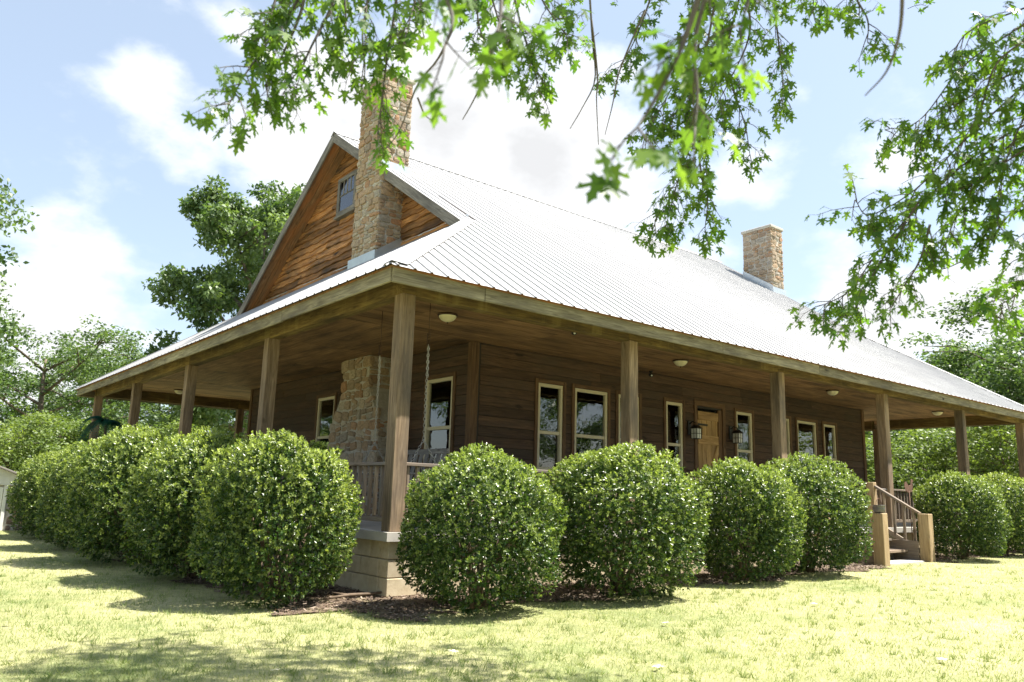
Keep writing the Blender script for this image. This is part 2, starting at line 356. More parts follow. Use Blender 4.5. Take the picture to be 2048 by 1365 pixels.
# ---- foundation and porch floor
slab=[(-.06,XR+W_+.06,-.06,DW+.2),(-.06,EW+.2,DW+.2,YB+W_+.06),(XW-.2,XR+W_+.06,DW+.2,YB+W_+.06),(EW+.2,XW-.2,YW-.2,YB+W_+.06)]
V=[];F=[]
for x0,x1,y0,y1 in slab:
    o=len(V); V+=[(x,y,z) for z in (-.10,0) for x,y in ((x0,y0),(x1,y0),(x1,y1),(x0,y1))]
    F+=[tuple(o+i for i in q) for q in ((3,2,1,0),(4,5,6,7),(0,1,5,4),(1,2,6,5),(2,3,7,6),(3,0,4,7))]
mobj('porch_floor',poly_mesh('porch_floor',V,F),'concrete',house)
def blockwall(name,along,length):
    core=bx(name,*( (.03,length-.03,.03,.2) if along=='x' else (.03,.2,.205,length-.03)),-1.1,-.102,'mortar',house)
    pos=core.matrix_basis.inverted()
    for c in range(5):
        z1=-.102-c*.2032; z0=z1-.194; s=-.2 if c%2 else 0.; t=s
        while t<length-.01:
            a=max(t,0)+ (.004); b=min(t+.4064,length)-.004; t+=.4064
            if b-a<.05: continue
            j=random.uniform(-.002,.002)
            if along=='x': p0,p1,wd=(a,.095+j,(z0+z1)/2),(b,.095+j,(z0+z1)/2),.19
            else:
                if a<.2: a=.198 if c%2==0 else a
                if b-a<.03: continue
                p0,p1,wd=(.095+j,a,(z0+z1)/2),(.095+j,b,(z0+z1)/2),.19
            me=box_mesh(b-a,wd,z1-z0,.006); m=frame(Vector(p1)-Vector(p0)).to_4x4(); m.translation=(Vector(p0)+Vector(p1))/2
            o=mobj('block',me,'block',core); o.matrix_basis=pos@m
blockwall('foundation_wall','x',XR+W_); blockwall('foundation_wall','y',YB+W_)
bx('foundation_wall',XR,XR+W_,.2,YB+W_,-1.1,-.102,'block',house); bx('foundation_wall',.2,XR,YB,YB+W_,-1.1,-.102,'block',house)

# ---- posts
def post(x,y): return bx('porch_post',x,x+W_,y,y+W_,0.0,HB+.01,'post',house,.008,axis=2)
for i in range(6): post(i*NB,0); post(i*NB,YB)
for i in range(1,4): post(0,i*LB); post(XR,i*LB)
# ---- beams on the posts, ceiling above
def hbeam(x0,x1,y0,y1): return bx('porch_beam',x0,x1,y0,y1,HB,CEIL+.12,'beam',house,.006)
for k in range(5): hbeam(k*NB+(0 if k==0 else .002),(k+1)*NB+(W_ if k==4 else 0),.01,W_-.01); hbeam(k*NB+.002,(k+1)*NB,YB+.01,YB+W_-.01)
for k in range(4): hbeam(.01,W_-.01,k*LB+(W_ if k==0 else .002),(k+1)*LB); hbeam(XR+.01,XR+W_-.01,k*LB+W_,(k+1)*LB+.0)
# ---- ceiling sheets
def ceil_area(x0,x1,y0,y1,alongx):
    L,Wd=2.44,1.22
    if not alongx: L,Wd=Wd,L
    y=y0; row=0
    while y<y1-.02:
        x=x0-(L/2 if row%2 else 0)
        while x<x1-.02:
            a,b=max(x,x0),min(x+L,x1); c,d=y,min(y+Wd,y1)
            if b-a>.03 and d-c>.03: bx('ceiling_panel',a+.002,b-.002,c+.002,d-.002,CEIL+random.uniform(-.002,.002),CEIL+.012,'ceiling',house,0,axis=0 if alongx else 1)
            x+=L
        y+=Wd; row+=1
ceil_area(W_-.01,XR+.01,W_-.01,DW,True); ceil_area(W_-.01,XR+.01,YW,YB+.01,True)
ceil_area(W_-.01,EW,DW,YW,False); ceil_area(XW,XR+.01,DW,YW,False)
# ---- fascia boards
def fascia(p0,p1,n):
    p0=Vector(p0);p1=Vector(p1)
    cuts=[0]+sorted(random.uniform((k+.7)/n,(k+1.3)/n) for k in range(n-1))+[1]
    for a,b in zip(cuts[:-1],cuts[1:]):
        dz=Vector((0,0,random.uniform(-.008,.004)))
        beam('fascia_board',p0.lerp(p1,a)+dz,p0.lerp(p1,b)-(p1-p0).normalized()*.004+dz,.035,.20,'fascia',house)
FZ=2.885; fo=-.36
fascia((fo,fo,FZ),(.95,fo,FZ),1); fascia((.953,fo,FZ),(XR+W_-fo,fo,FZ),5)
fascia((fo,fo+.02,FZ),(fo,YB+W_-fo,FZ),5); fascia((XR+W_-fo,fo+.02,FZ),(XR+W_-fo,YB+W_-fo,FZ),4); fascia((fo,YB+W_-fo+.02,FZ),(XR+W_-fo,YB+W_-fo+.02,FZ),5)

# ---- roof
def slope_frame(side):
    if side=='front': return Vector((0,-OV,ZE)),Vector((1,0,0)),Vector((0,1,SL))
    if side=='left': return Vector((-OV,0,ZE)),Vector((0,1,0)),Vector((1,0,SL))
    if side=='back': return Vector((0,YE1,ZE)),Vector((1,0,0)),Vector((0,-1,SL))
    return Vector((XE1,0,ZE)),Vector((0,1,0)),Vector((-1,0,SL))
RB=.2286
def roof_panel(side,u0,u1,run,hips):
    """corrugated sheet, u along the eave, run = horizontal distance up the slope; hips = list of (u,v,du,dv) keep-left lines in plan"""
    O,U,Vv=slope_frame(side); N=U.cross(Vv).normalized()
    if N.z<0: N=-N
    prof=[(u0-.015,.003)]; u=math.ceil((u0+.03)/RB-.5)*RB+RB/2
    while u<u1-.02:
        prof+=[(u-.022,0),(u-.009,.018),(u+.009,.018),(u+.022,0)]; u+=RB
    prof.append((u1+.015,.001))
    bm=bmesh.new(); ends=(-.045,run*.33,run*.66,run); rows=[]
    for v in ends: rows.append([bm.verts.new(O+U*a+Vv*v+N*h) for a,h in prof])
    for i in range(len(ends)-1):
        for k in range(len(prof)-1): bm.faces.new((rows[i][k],rows[i][k+1],rows[i+1][k+1],rows[i+1][k]))
    for pu,pv,nu,nv in hips:   # keep where (u-pu)*nu+(v-pv)*nv < 0
        pn=U*nu+Vector((Vv.x,Vv.y,0))*nv; pc=O+U*pu+Vector((Vv.x,Vv.y,0))*pv
        bmesh.ops.bisect_plane(bm,geom=bm.verts[:]+bm.edges[:]+bm.faces[:],plane_co=pc,plane_no=pn,clear_outer=True)
    if not bm.faces: bm.free(); return
    bmesh.ops.recalc_face_normals(bm,faces=bm.faces)
    if sum(f.normal.z for f in bm.faces)<0: bmesh.ops.reverse_faces(bm,faces=bm.faces)
    me=bpy.data.meshes.new('roof_panel'); bm.to_mesh(me); bm.free(); mobj('roof_panel',me,'roof',house)
PW=RB*4
def slope(side,length0,length1,rk0,rk1,ridge):
    # eave from length0 to length1 ; full-height part between rk0 and rk1
    h0=(length0,0,-1,1); h1=(length1,0,1,1)
    u=rk0
    while u<rk1-.01: roof_panel(side,u,min(u+PW,rk1),ridge,[]); u+=PW
    u=rk0
    while u>length0: roof_panel(side,max(u-PW,length0),u,ridge,[h0]); u-=PW
    u=rk1
    while u<length1: roof_panel(side,u,min(u+PW,length1),ridge,[h1]); u+=PW
slope('front',-OV,XE1,RK,RK1,YRID+OV); slope('back',-OV,XE1,RK,RK1,YRID+OV)
slope('left',-OV,YE1,EW,YE1-OV-EW,EW+OV-.005); slope('right',-OV,YE1,EW,YE1-OV-EW,EW+OV-.005)
# wooden roof deck below the sheets (closed slabs)
def slab_poly(name,pts,th,mat,parent):
    n=len(pts); V=[Vector(p) for p in pts]+[Vector(p)-Vector((0,0,th)) for p in pts]
    F=[tuple(range(n)),tuple(range(2*n-1,n-1,-1))]+[(i,i+n,(i+1)%n+n,(i+1)%n) for i in range(n)]
    return mobj(name,poly_mesh(name,V,F),mat,parent)
dz=-.02
def P_(x,y,d): return (x,y,zf(d)+dz)
xa,xb,ya,yb=-OV+.02,XE1-.02,-OV+.02,YE1-.02
IN=XE1-OV
slab_poly('roof_deck',[P_(xa,ya,ya),P_(xb,ya,ya),P_(RK1-.03,RK,RK),P_(RK+.03,RK,RK)],.03,'soffit',house)
slab_poly('roof_deck',[P_(RK+.03,RK,RK),P_(RK1-.03,RK,RK),P_(RK1-.03,YRID,YRID),P_(RK+.03,YRID,YRID)],.03,'soffit',house)
slab_poly('roof_deck',[P_(xb,yb,ya),P_(xa,yb,ya),P_(RK+.03,YE1-OV-RK,RK),P_(RK1-.03,YE1-OV-RK,RK)],.03,'soffit',house)
slab_poly('roof_deck',[P_(RK1-.03,YE1-OV-RK,RK),P_(RK+.03,YE1-OV-RK,RK),P_(RK+.03,YRID,YRID),P_(RK1-.03,YRID,YRID)],.03,'soffit',house)
slab_poly('roof_deck',[P_(xa,yb,ya),P_(xa,ya,ya),P_(EW,EW,EW-.01),P_(EW,YE1-OV-EW,EW-.01)],.03,'soffit',house)
slab_poly('roof_deck',[P_(xb,ya,ya),P_(xb,yb,ya),P_(IN-EW,YE1-OV-EW,EW-.01),P_(IN-EW,EW,EW-.01)],.03,'soffit',house)
# ridge and hip caps: bent strips
def cap(name,p0,p1,sideA,sideB,wd,lift):
    p0=Vector(p0);p1=Vector(p1);A=Vector(sideA).normalized()*wd;B=Vector(sideB).normalized()*wd; up=Vector((0,0,lift)); th=Vector((0,0,-.003))
    n=max(1,int((p1-p0).length/3.0)); 
    for k in range(n):
        a=p0.lerp(p1,k/n); b=p0.lerp(p1,(k+1)/n+.012)+Vector((0,0,.004))
        V=[a+A+up,a+up*1.3,a+B+up,b+A+up,b+up*1.3,b+B+up]; V+=[v+th for v in V]
        F=[(0,1,4,3),(1,2,5,4),(6,9,10,7),(7,10,11,8),(0,3,9,6),(2,8,11,5),(0,6,7,1),(1,7,8,2),(3,4,10,9),(4,5,11,10)]
        mobj(name,poly_mesh(name,V,F),'roof',house)
cap('ridge_cap',(RK-.02,YRID,ZRID),(RK1+.02,YRID,ZRID),(0,-1,-SL),(0,1,-SL),.17,.026)
for (ex,ey,ix,iy,sa,sb) in ((-OV,-OV,RK+.1,RK+.1,(1,0,0),(0,1,0)),(XE1,-OV,RK1-.1,RK+.1,(-1,0,0),(0,1,0)),(-OV,YE1,RK+.1,YE1-OV-RK-.1,(1,0,0),(0,-1,0)),(XE1,YE1,RK1-.1,YE1-OV-RK-.1,(-1,0,0),(0,-1,0))):
    cap('hip_cap',(ex,ey,ZE+.0),(ix,iy,zf(RK+.1)),sa,sb,.21,.028)
# screw heads on the front sheets
V=[];F=[]
for d in (.02,1.3,2.6,4.0,5.4,6.8,8.2):
    for x in np.arange(-OV+.1,XE1,RB):
        if not(-OV+d<x<XE1-d) and d<3.1: continue
        if d>3.1 and not(RK<x<RK1): continue
        c=Vector((x+random.uniform(-.01,.01)+.04,d-OV,ZE+SL*d+.004)); o=len(V); r=.007
        V+=[c+Vector((r*math.cos(a),r*math.sin(a)*.83,r*math.sin(a)*.55)) for a in np.arange(6)*math.pi/3]+[c+Vector((0,-.004,.007))]
        F+=[(o+i,o+(i+1)%6,o+6) for i in range(6)]
tag(mobj('roof_screw',poly_mesh('roof_screw',V,F),'flash',house),kind='stuff')

# ---- gables
def gable(xw,xr,sgn,detail):
    """wall plane xw, rake plane xr, outward sign"""
    zb=zf(EW)-.05
    V=[(xw,EW-.1,zb),(xw,YE1-OV-EW+.1,zb),(xw,YRID,ZRID-.05)]; V2=[(x-sgn*.1,y,z) for x,y,z in V]
    g=mobj('gable_wall',poly_mesh('gable_wall',[Vector(v) for v in V+V2],[(0,1,2) if sgn<0 else (2,1,0),(5,4,3) if sgn<0 else (3,4,5),(0,3,4,1),(1,4,5,2),(2,5,3,0)]),'dark',house)
    # rake boards and soffit
    for s in (-1,1):
        yl=YRID+s*(YRID-RK); zl=zf(RK)-.02
        beam('rake_board',(xr,yl,zl-.10),(xr,YRID+s*.0,ZRID-.12),.04,.20,'greywood',house,(0,0,1))
        sp=[(xr+(-sgn)*.02,yl,zl-.055),(xw,yl,zl-.055),(xw,YRID,ZRID-.075),(xr+(-sgn)*.02,YRID,ZRID-.075)]
        slab_poly('rake_soffit',[Vector(q)-Vector((0,0,.02)) for q in sp],.02,'soffit',house)
        # long boards along the soffit
        for j in range(2):
            xx=xr+(-sgn)*(.13+.22*j); beam('soffit_board',(xx,yl+(-s)*.05,zl-.055-.05),(xx,YRID,ZRID-.125),.21,.025,'soffit',house,(0,-s*SL,1))
    if not detail: return
    rows=np.arange(zb,ZRID-.3,.155)
    for i,z in enumerate(rows):
        half=(ZRID-.18-z)/SL; y0,y1=YRID-half+.04,YRID+half-.04
        cuts=[y0]; 
        if y1-y0>3: cuts+= [random.uniform(y0+1.2,y1-1.2)]
        if y1-y0>7: cuts=[y0,random.uniform(y0+1.5,y0+3.5),random.uniform(y1-4,y1-1.8)]
        cuts.append(y1)
        for a,b in zip(cuts[:-1],cuts[1:]):
            if b-a<.12: continue
            # waney-edged board: top edge tucked, lower edge wavy and proud ; local X = length
            n=max(3,int((b-a)/.16)); ph=random.uniform(0,9); Vp=[]
            for k in range(n+1):
                t=(k/n-.5)*(b-a); wv=.022*math.sin(t*3.1+ph)+.014*math.sin(t*9.7+ph*2)+random.uniform(-.009,.009)
                Vp+=[(t,0,.078),(t,.022,.066),(t,.06+random.uniform(-.006,.006),-.085+wv),(t,.004,-.09+wv)]
            Fp=[]
            for k in range(n):
                o=4*k; Fp+=[(o,o+1,o+5,o+4),(o+1,o+2,o+6,o+5),(o+2,o+3,o+7,o+6)]
            Fp+=[(3,2,1,0),(4*n,4*n+1,4*n+2,4*n+3)]
            me=poly_mesh('siding_board',Vp,Fp)
            bm=bmesh.new(); bm.from_mesh(me); bmesh.ops.recalc_face_normals(bm,faces=bm.faces); bm.to_mesh(me); bm.free()
            m=Matrix(((0,sgn,0,xw+sgn*.002),(1,0,0,(a+b)/2),(0,0,1,z+.085),(0,0,0,1)))
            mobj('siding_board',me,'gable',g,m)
    # little window
    wf=bx('gable_window',xw-.09,xw-.045,7.62,8.50,6.80,7.62,'curtain',house,0)
    inv=wf.matrix_basis.inverted()
    def sub(nm,y0,y1,z0,z1,x0,x1,mat):
        o=bx(nm,x0,x1,y0,y1,z0,z1,mat,None); ml=o.matrix_basis.copy(); o.parent=wf; o.matrix_basis=inv@ml
    sub('window_frame',7.60,8.52,7.60,7.70,xw-.13,xw-.03,'greywood'); sub('window_frame',7.60,8.52,6.76,6.86,xw-.13,xw-.03,'greywood')
    sub('window_frame',8.42,8.52,6.86,7.60,xw-.13,xw-.03,'greywood'); sub('window_frame',7.60,7.70,6.86,7.60,xw-.13,xw-.03,'greywood')
    for y in (7.88,8.06,8.24): sub('muntin',y-.014,y+.014,7.25,7.6,xw-.115,xw-.095,'greywood')
    sub('muntin',7.70,8.42,7.235,7.262,xw-.117,xw-.093,'greywood')
    sub('pane',7.69,8.43,6.85,7.61,xw-.103,xw-.099,'glass')
    sub('window_sill',7.56,8.56,6.70,6.76,xw-.16,xw-.03,'greywood')
gable(EW,RK,-1,True); gable(IN-EW,RK1,1,False)

# ---- house walls
FW=[(4.74,5.36),(5.67,6.57),(6.88,7.50),(8.35,8.90),(10.85,11.48),(12.45,13.08),(13.43,14.33),(14.70,15.30)]
WZ0,WZ1=.90,2.50; DOOR=(9.40,10.32,0.,2.46)
front_open=[(a,b,WZ0,WZ1) for a,b in FW]+[DOOR]
left_open=[(3.52,4.38,WZ0,WZ1),(8.10,8.95,WZ0,WZ1)]
def strips(a0,a1,z0,z1,ops):
    es=sorted({a0,a1,*[o[0] for o in ops],*[o[1] for o in ops]}); out=[]
    for a,b in zip(es[:-1],es[1:]):
        o=[q for q in ops if q[0]<=a+1e-6 and q[1]>=b-1e-6]
        if not o: out.append((a,b,z0,z1))
        else:
            q=o[0]
            if q[2]>z0+.01: out.append((a,b,z0,q[2]))
            if q[3]<z1-.01: out.append((a,b,q[3],z1))
    return out
def wall(name,plane,a0,a1,ops,axis,boards):
    V=[];F=[]
    for a,b,z0,z1 in strips(a0,a1,0,CEIL+.1,ops):
        o=len(V); t0,t1=plane+.02,plane+.16
        for z in (z0,z1):
            for (p,q) in ((a,t0),(b,t0),(b,t1),(a,t1)): V.append((p,q,z) if axis=='x' else (q,p,z))
        F+=[tuple(o+i for i in q) for q in ((3,2,1,0),(4,5,6,7),(0,1,5,4),(1,2,6,5),(2,3,7,6),(3,0,4,7))]
    me=poly_mesh(name,V,F); bm=bmesh.new(); bm.from_mesh(me); bmesh.ops.recalc_face_normals(bm,faces=bm.faces); bm.to_mesh(me); bm.free()
    wo_=mobj(name,me,'dark',house)
    if not boards: return wo_
    H=.178; z=0.0
    while z<CEIL-.02:
        z1=min(z+H,CEIL-.003); zc=(z+z1)/2; segs=[(a0,a1)]
        for q in ops:
            if q[2]-.02<zc<q[3]+.02:
                ns=[]
                for a,b in segs:
                    if q[1]<=a or q[0]>=b: ns.append((a,b)); continue
                    if q[0]-a>.02: ns.append((a,q[0]))
                    if b-q[1]>.02: ns.append((q[1],b))
                segs=ns
        for a,b in segs:
            cut=[a]
            while b-cut[-1]>4.4: cut.append(cut[-1]+random.uniform(1.8,3.9))
            cut.append(b)
            for c,d in zip(cut[:-1],cut[1:]):
                if d-c<.02: continue
                y=plane+.008+random.uniform(-.002,.002)
                if axis=='x': p0,p1=(c+.001,y,zc),(d-.001,y,zc); up=(0,.085,1)
                else: p0,p1=(y,c+.001,zc),(y,d-.001,zc); up=(.085,0,1)
                beam('siding_plank',p0,p1,.02,z1-z-.005,'siding',wo_,up,.004)
        z=z1
    return wo_
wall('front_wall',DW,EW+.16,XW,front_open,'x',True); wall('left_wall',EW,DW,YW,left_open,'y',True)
bx('back_wall',EW,XW,YW-.14,YW,0,CEIL+.1,'siding',house); bx('right_wall',XW-.14,XW,DW+.17,YW-.15,0,CEIL+.1,'siding',house)
bx('corner_trim',EW-.03,EW+.11,DW-.03,DW+.004,0,CEIL,'trim',house,.004,axis=2); bx('corner_trim',EW-.03,EW+.004,DW+.006,DW+.12,0,CEIL,'trim',house,.004,axis=2)
bx('corner_trim',XW-.10,XW+.025,DW-.03,DW+.003,0,CEIL,'trim',house,.004,axis=2); bx('corner_trim',EW-.03,EW+.003,YW-.12,YW+.02,0,CEIL,'trim',house,.004,axis=2)
mobj('room_floor',poly_mesh('room_floor',[(EW+.1,DW+.1,-.02),(XW-.1,DW+.1,-.02),(XW-.1,YW-.1,-.02),(EW+.1,YW-.1,-.02)],[(0,1,2,3)]),'room',house)
mobj('room_ceiling',poly_mesh('room_ceiling',[(EW+.1,DW+.1,CEIL),(XW-.1,DW+.1,CEIL),(XW-.1,YW-.1,CEIL),(EW+.1,YW-.1,CEIL)],[(3,2,1,0)]),'room',house)
bx('room_partition',EW+.2,XW-.2,DW+3.2,DW+3.3,0,CEIL,'room',house,0)
def window(a,b,axis,plane):
    def T(nm,p0,p1,z0,z1,d0,d1,mat,par,bev=.004,ax=None):
        if axis=='x': return bx(nm,p0,p1,plane+d0,plane+d1,z0,z1,mat,par,bev,ax)
        return bx(nm,plane+d0,plane+d1,p0,p1,z0,z1,mat,par,bev,ax)
    fr=T('window',a,b,WZ1-.065,WZ1-.005,-.012,.07,'cream',house)       # head of the cream frame carries the rest
    inv=fr.matrix_basis.inverted()
    def S(*k,**kw):
        o=T(*k,None,**kw); ml=o.matrix_basis.copy(); o.parent=fr; o.matrix_basis=inv@ml; return o
    S('window_frame',a,a+.06,WZ0,WZ1-.066,-.012,.07,'cream'); S('window_frame',b-.06,b,WZ0,WZ1-.066,-.012,.07,'cream'); S('window_frame',a+.061,b-.061,WZ0,WZ0+.06,-.012,.07,'cream')
    zm=1.59; S('meeting_rail',a+.061,b-.061,zm-.03,zm+.03,.0,.062,'cream')
    S('pane',a+.055,b-.055,zm+.028,WZ1-.06,.028,.033,'glass'); S('pane',a+.055,b-.055,WZ0+.055,zm-.028,.042,.047,'glass')
    for q in ((a-.075,a-.003,WZ0-.05,WZ1+.07),(b+.003,b+.075,WZ0-.05,WZ1+.07)): S('window_trim',*q,-.03,.0,'trim')
    S('window_trim',a-.002,b+.002,WZ1+.002,WZ1+.07,-.03,.0,'trim'); S('window_sill',a-.002,b+.002,WZ0-.05,WZ0-.003,-.045,.02,'cream')
for a,b in FW: window(a,b,'x',DW)
for o in left_open: window(o[0],o[1],'y',EW)
# ---- curtains (own things)
def curtain(pts_fn,label,name='curtain'):
    nu,nv=26,14; V=[];F=[]
    for j in range(nv+1):
        for i in range(nu+1): V.append(pts_fn(i/nu,j/nv))
    for j in range(nv):
        for i in range(nu): a=j*(nu+1)+i; F.append((a,a+1,a+nu+2,a+nu+1))
    me=poly_mesh(name,V,F,True); o=mobj(name,me,'curtain'); md=o.modifiers.new('thick','SOLIDIFY'); md.thickness=.004
    tag(o,label,'curtain',)
def tied(a,b,left=True,front=True,zt=2.47,zk=1.62):
    def fn(u,v):
        z=zt-(zt-zk)*v; wd=(b-a)*(.62*(1-v)**.9+.13); e=a+.03 if left else b-.03
        s=1 if left else -1; x=e+s*(u*wd+.10*(b-a)*v); y=.10+.018*math.sin(u*26)*(1-.4*v)
        return (x,DW+y,z)
    return fn
curtain(tied(5.67,6.57),'sheer cream curtain tied aside in the wide window beside the corner pair')
curtain(tied(4.74,5.36),'sheer cream curtain tied aside in the narrow window nearest the house corner')
curtain(tied(13.43,14.33,False),'sheer cream curtain in the wide window between door and far wall end')
curtain(lambda u,v:(EW+.1+.012*math.sin(u*30),3.52+.86*u,2.48-.85*v),'olive shade in the window on the chimney wall','window_shade')
curtain(lambda u,v:(8.36+.2*u+.02*v,DW+.1+.015*math.sin(u*20),2.48-1.5*v),'pale curtain in the narrow window left of the plank door')
# ---- door
dl=empty('x'); bpy.data.objects.remove(dl)
dr=bx('door',DOOR[0]+.06,DOOR[1]-.02,DW+.06,DW+.10,.02,2.40,'door',house); inv=dr.matrix_basis.inverted()
def DS(nm,x0,x1,y0,y1,z0,z1,mat,axis=None,bev=.004):
    o=bx(nm,x0,x1,DW+y0,DW+y1,z0,z1,mat,None,bev,axis); ml=o.matrix_basis.copy(); o.parent=dr; o.matrix_basis=inv@ml; return o
for k in range(5): DS('door_plank',9.462+k*.168,9.462+k*.168+.163,.035,.059,.03,2.39,'door',2)
DS('door_rail',9.47,10.29,.010,.034,1.66,1.86,'door'); DS('door_rail',9.47,10.29,.010,.034,2.20,2.385,'door'); DS('door_rail',9.47,10.29,.010,.034,.05,.25,'door')
b_=beam('door_brace',(9.56,DW+.022,.27),(10.22,DW+.022,1.65),.024,.14,'door',None,(0,0,1)); ml=b_.matrix_basis.copy(); b_.parent=dr; b_.matrix_basis=inv@ml
for z in (2.09,.35): DS('strap_hinge',9.44,9.80,.0,.009,z-.022,z+.022,'black')
DS('handle_plate',9.93,9.98,.0,.034,.98,1.20,'black',2)
ring=mobj('handle_ring',tubes_mesh('ring',[([(9.955+.045*math.sin(a),DW-.012,1.03+.055*math.cos(a)) for a in np.linspace(0,2*math.pi,15)],[.008]*15)]),'black',None); ring.parent=dr; ring.matrix_basis=inv
for q in ((9.30,9.40,-.03,.12,0,2.50),(10.32,10.42,-.03,.12,0,2.50)): bx('door_frame',q[0],q[1],DW+q[2],DW+q[3],q[4],q[5],'trim',house,.004,axis=2)
bx('door_frame',9.30,10.42,DW-.03,DW+.12,2.502,2.61,'trim',house); bx('door_jamb',10.20,10.318,DW+.0,DW+.055,0.0,2.46,'trim',house,.004,axis=2)

# ---- chimneys : mortar core + individual stones
def stone_variant(seed):
    r=random.Random(seed); bm=bmesh.new(); bmesh.ops.create_cube(bm,size=1); bmesh.ops.subdivide_edges(bm,edges=bm.edges[:],cuts=1,use_grid_fill=True)
    for v in bm.verts:
        k=sum(abs(c)>.4 for c in v.co)
        f={1:1.0,2:.93,3:.83}.get(k,1)
        v.co=Vector([c*f for c in v.co])+Vector((r.uniform(-.06,.06),r.uniform(-.06,.06),r.uniform(-.05,.05)))
    me=bpy.data.meshes.new('stone'); bm.to_mesh(me); bm.free(); return me
STV=[stone_variant(k) for k in range(10)]
def lay(face_w,z0,z1,hmin,hmax,wmin,wmax,r):
    z=z0; out=[]
    while z<z1-.04:
        h=min(r.uniform(hmin,hmax),z1-z); t=0
        while t<face_w-.02:
            wd=min(r.uniform(wmin,wmax)*(h/((hmin+hmax)/2))**.5,face_w-t)
            if face_w-t-wd<wmin*.5: wd=face_w-t
            if h>.12 and r.random()<.36:
                s=r.uniform(.4,.6); out.append((t,t+wd,z,z+h*s)); out.append((t,t+wd,z+h*s,z+h))
            else: out.append((t,t+wd,z+r.uniform(-.012,.012),z+h+r.uniform(-.012,.012)))
            t+=wd
        z+=h
    return out
def stones(core,faces,mat,r,g=.018,dep=.11,prd=.028,lim=None,rot=.10):
    inv=core.matrix_basis.inverted()
    for (org,du,dn,rects) in faces:
        du=Vector(du);dn=Vector(dn)
        for (a,b,z0,z1) in rects:
            if lim and not lim((a+b)/2,(z0+z1)/2): continue
            me=STV[r.randrange(10)]
            if not me.materials: me.materials.append(MAT[mat])
            elif me.materials[0]!=MAT[mat]:
                key=('s',me.name,mat)
                if key not in _cache: q=me.copy(); q.materials.clear(); q.materials.append(MAT[mat]); _cache[key]=q
                me=_cache[key]
            pr=prd+r.uniform(-.012,.016)
            c=Vector(org)+du*((a+b)/2)+Vector((0,0,(z0+z1)/2))+dn*(pr-dep/2)
            m=Matrix((du*(b-a-g)*1.05,dn*dep,Vector((0,0,(z1-z0-g)*1.07)))).transposed()
            m=m@Matrix.Rotation(r.uniform(-rot,rot),3,'Y')@Matrix.Diagonal((r.uniform(.86,1.04),1,r.uniform(.86,1.06))); m=m.to_4x4(); m.translation=c
            o=mobj('stone',me,None,core); o.matrix_basis=inv@m
r5=random.Random(5)
def chimney(x0,x1,y0,y1,zb,zt,facing):
    core=bx('chimney',x0,x1,y0,y1,zb,zt-.02,'mortar',house,0)
    fx=('left' ,(x0,y0,0),(0,1,0),(-1,0,0),y1-y0); fy=('front',(x0,y0,0),(1,0,0),(0,-1,0),x1-x0)
    faces=[]
    for nm,o,du,dn,wd in (fx,fy):
        zlo=zb if nm=='left' or facing<0 else zb
        org=Vector(o)-Vector(du)*(.03 if nm=='left' else 0); faces.append((org,du,dn,lay(wd+(.03 if nm=='left' else 0),zlo,zt-.1,.085,.19,.13,.34,r5)))
    stones(core,faces,'stone',r5)
    cp=bx('cap',x0-.05,x1+.05,y0-.05,y1+.05,zt-.10,zt,'mortar',None,.02); ml=cp.matrix_basis.copy(); cp.parent=core; cp.matrix_basis=core.matrix_basis.inverted()@ml
    return core
CX0,CX1,CY0,CY1=2.66,3.30,5.62,6.66
chimney(CX0,CX1,CY0,CY1,zf(CX0)-.02,9.15,-1)
mx_=XR+W_
chimney(mx_-CX1,mx_-CX0,CY0,CY1,zf(CY0)-.15,9.22,1)
# flashing
def flash(pts,name='flashing'): slab_poly(name,pts,.004,'flash',house)
k=.012
def vstrip(p0,p1,h,n):
    p0=Vector(p0);p1=Vector(p1);n=Vector(n)*.004;u=Vector((0,0,h))
    V=[p0,p1,p1+u,p0+u]; V=V+[v+n for v in V]
    mobj('flashing',poly_mesh('flashing',V,[(3,2,1,0),(4,5,6,7),(0,1,5,4),(1,2,6,5),(2,3,7,6),(3,0,4,7)]),'flash',house)
vstrip((CX0-.05,CY0-.05,zf(CX0)-.03),(CX0-.05,CY1+.05,zf(CX0)-.03),.20,(-1,0,0))
vstrip((CX0-.05,CY0-.052,zf(CX0)-.05),(CX1,CY0-.052,zf(CX1)+.0),.20,(0,-1,0))
vstrip((CX0-.02,CY0-.05,zf(CY0)-.06),(CX1+.06,CY0-.05,zf(CY0)-.06),.20,(0,-1,0)); vstrip((CX1+.05,CY0-.05,zf(CY0)-.06),(CX1+.05,CY1,zf(CY1)-.06),.2,(1,0,0))
vstrip((mx_-CX1-.05,CY0-.05,zf(CY0)-.05),(mx_-CX1-.05,CY1,zf(CY1)-.05),.24,(-1,0,0)); vstrip((mx_-CX1-.05,CY0-.052,zf(CY0)-.05),(mx_-CX0+.05,CY0-.052,zf(CY0)-.05),.2,(0,-1,0))
vstrip((EW-.03,EW,zf(EW)-.03),(EW-.03,YE1-OV-EW,zf(EW)-.03),.10,(-1,0,0))
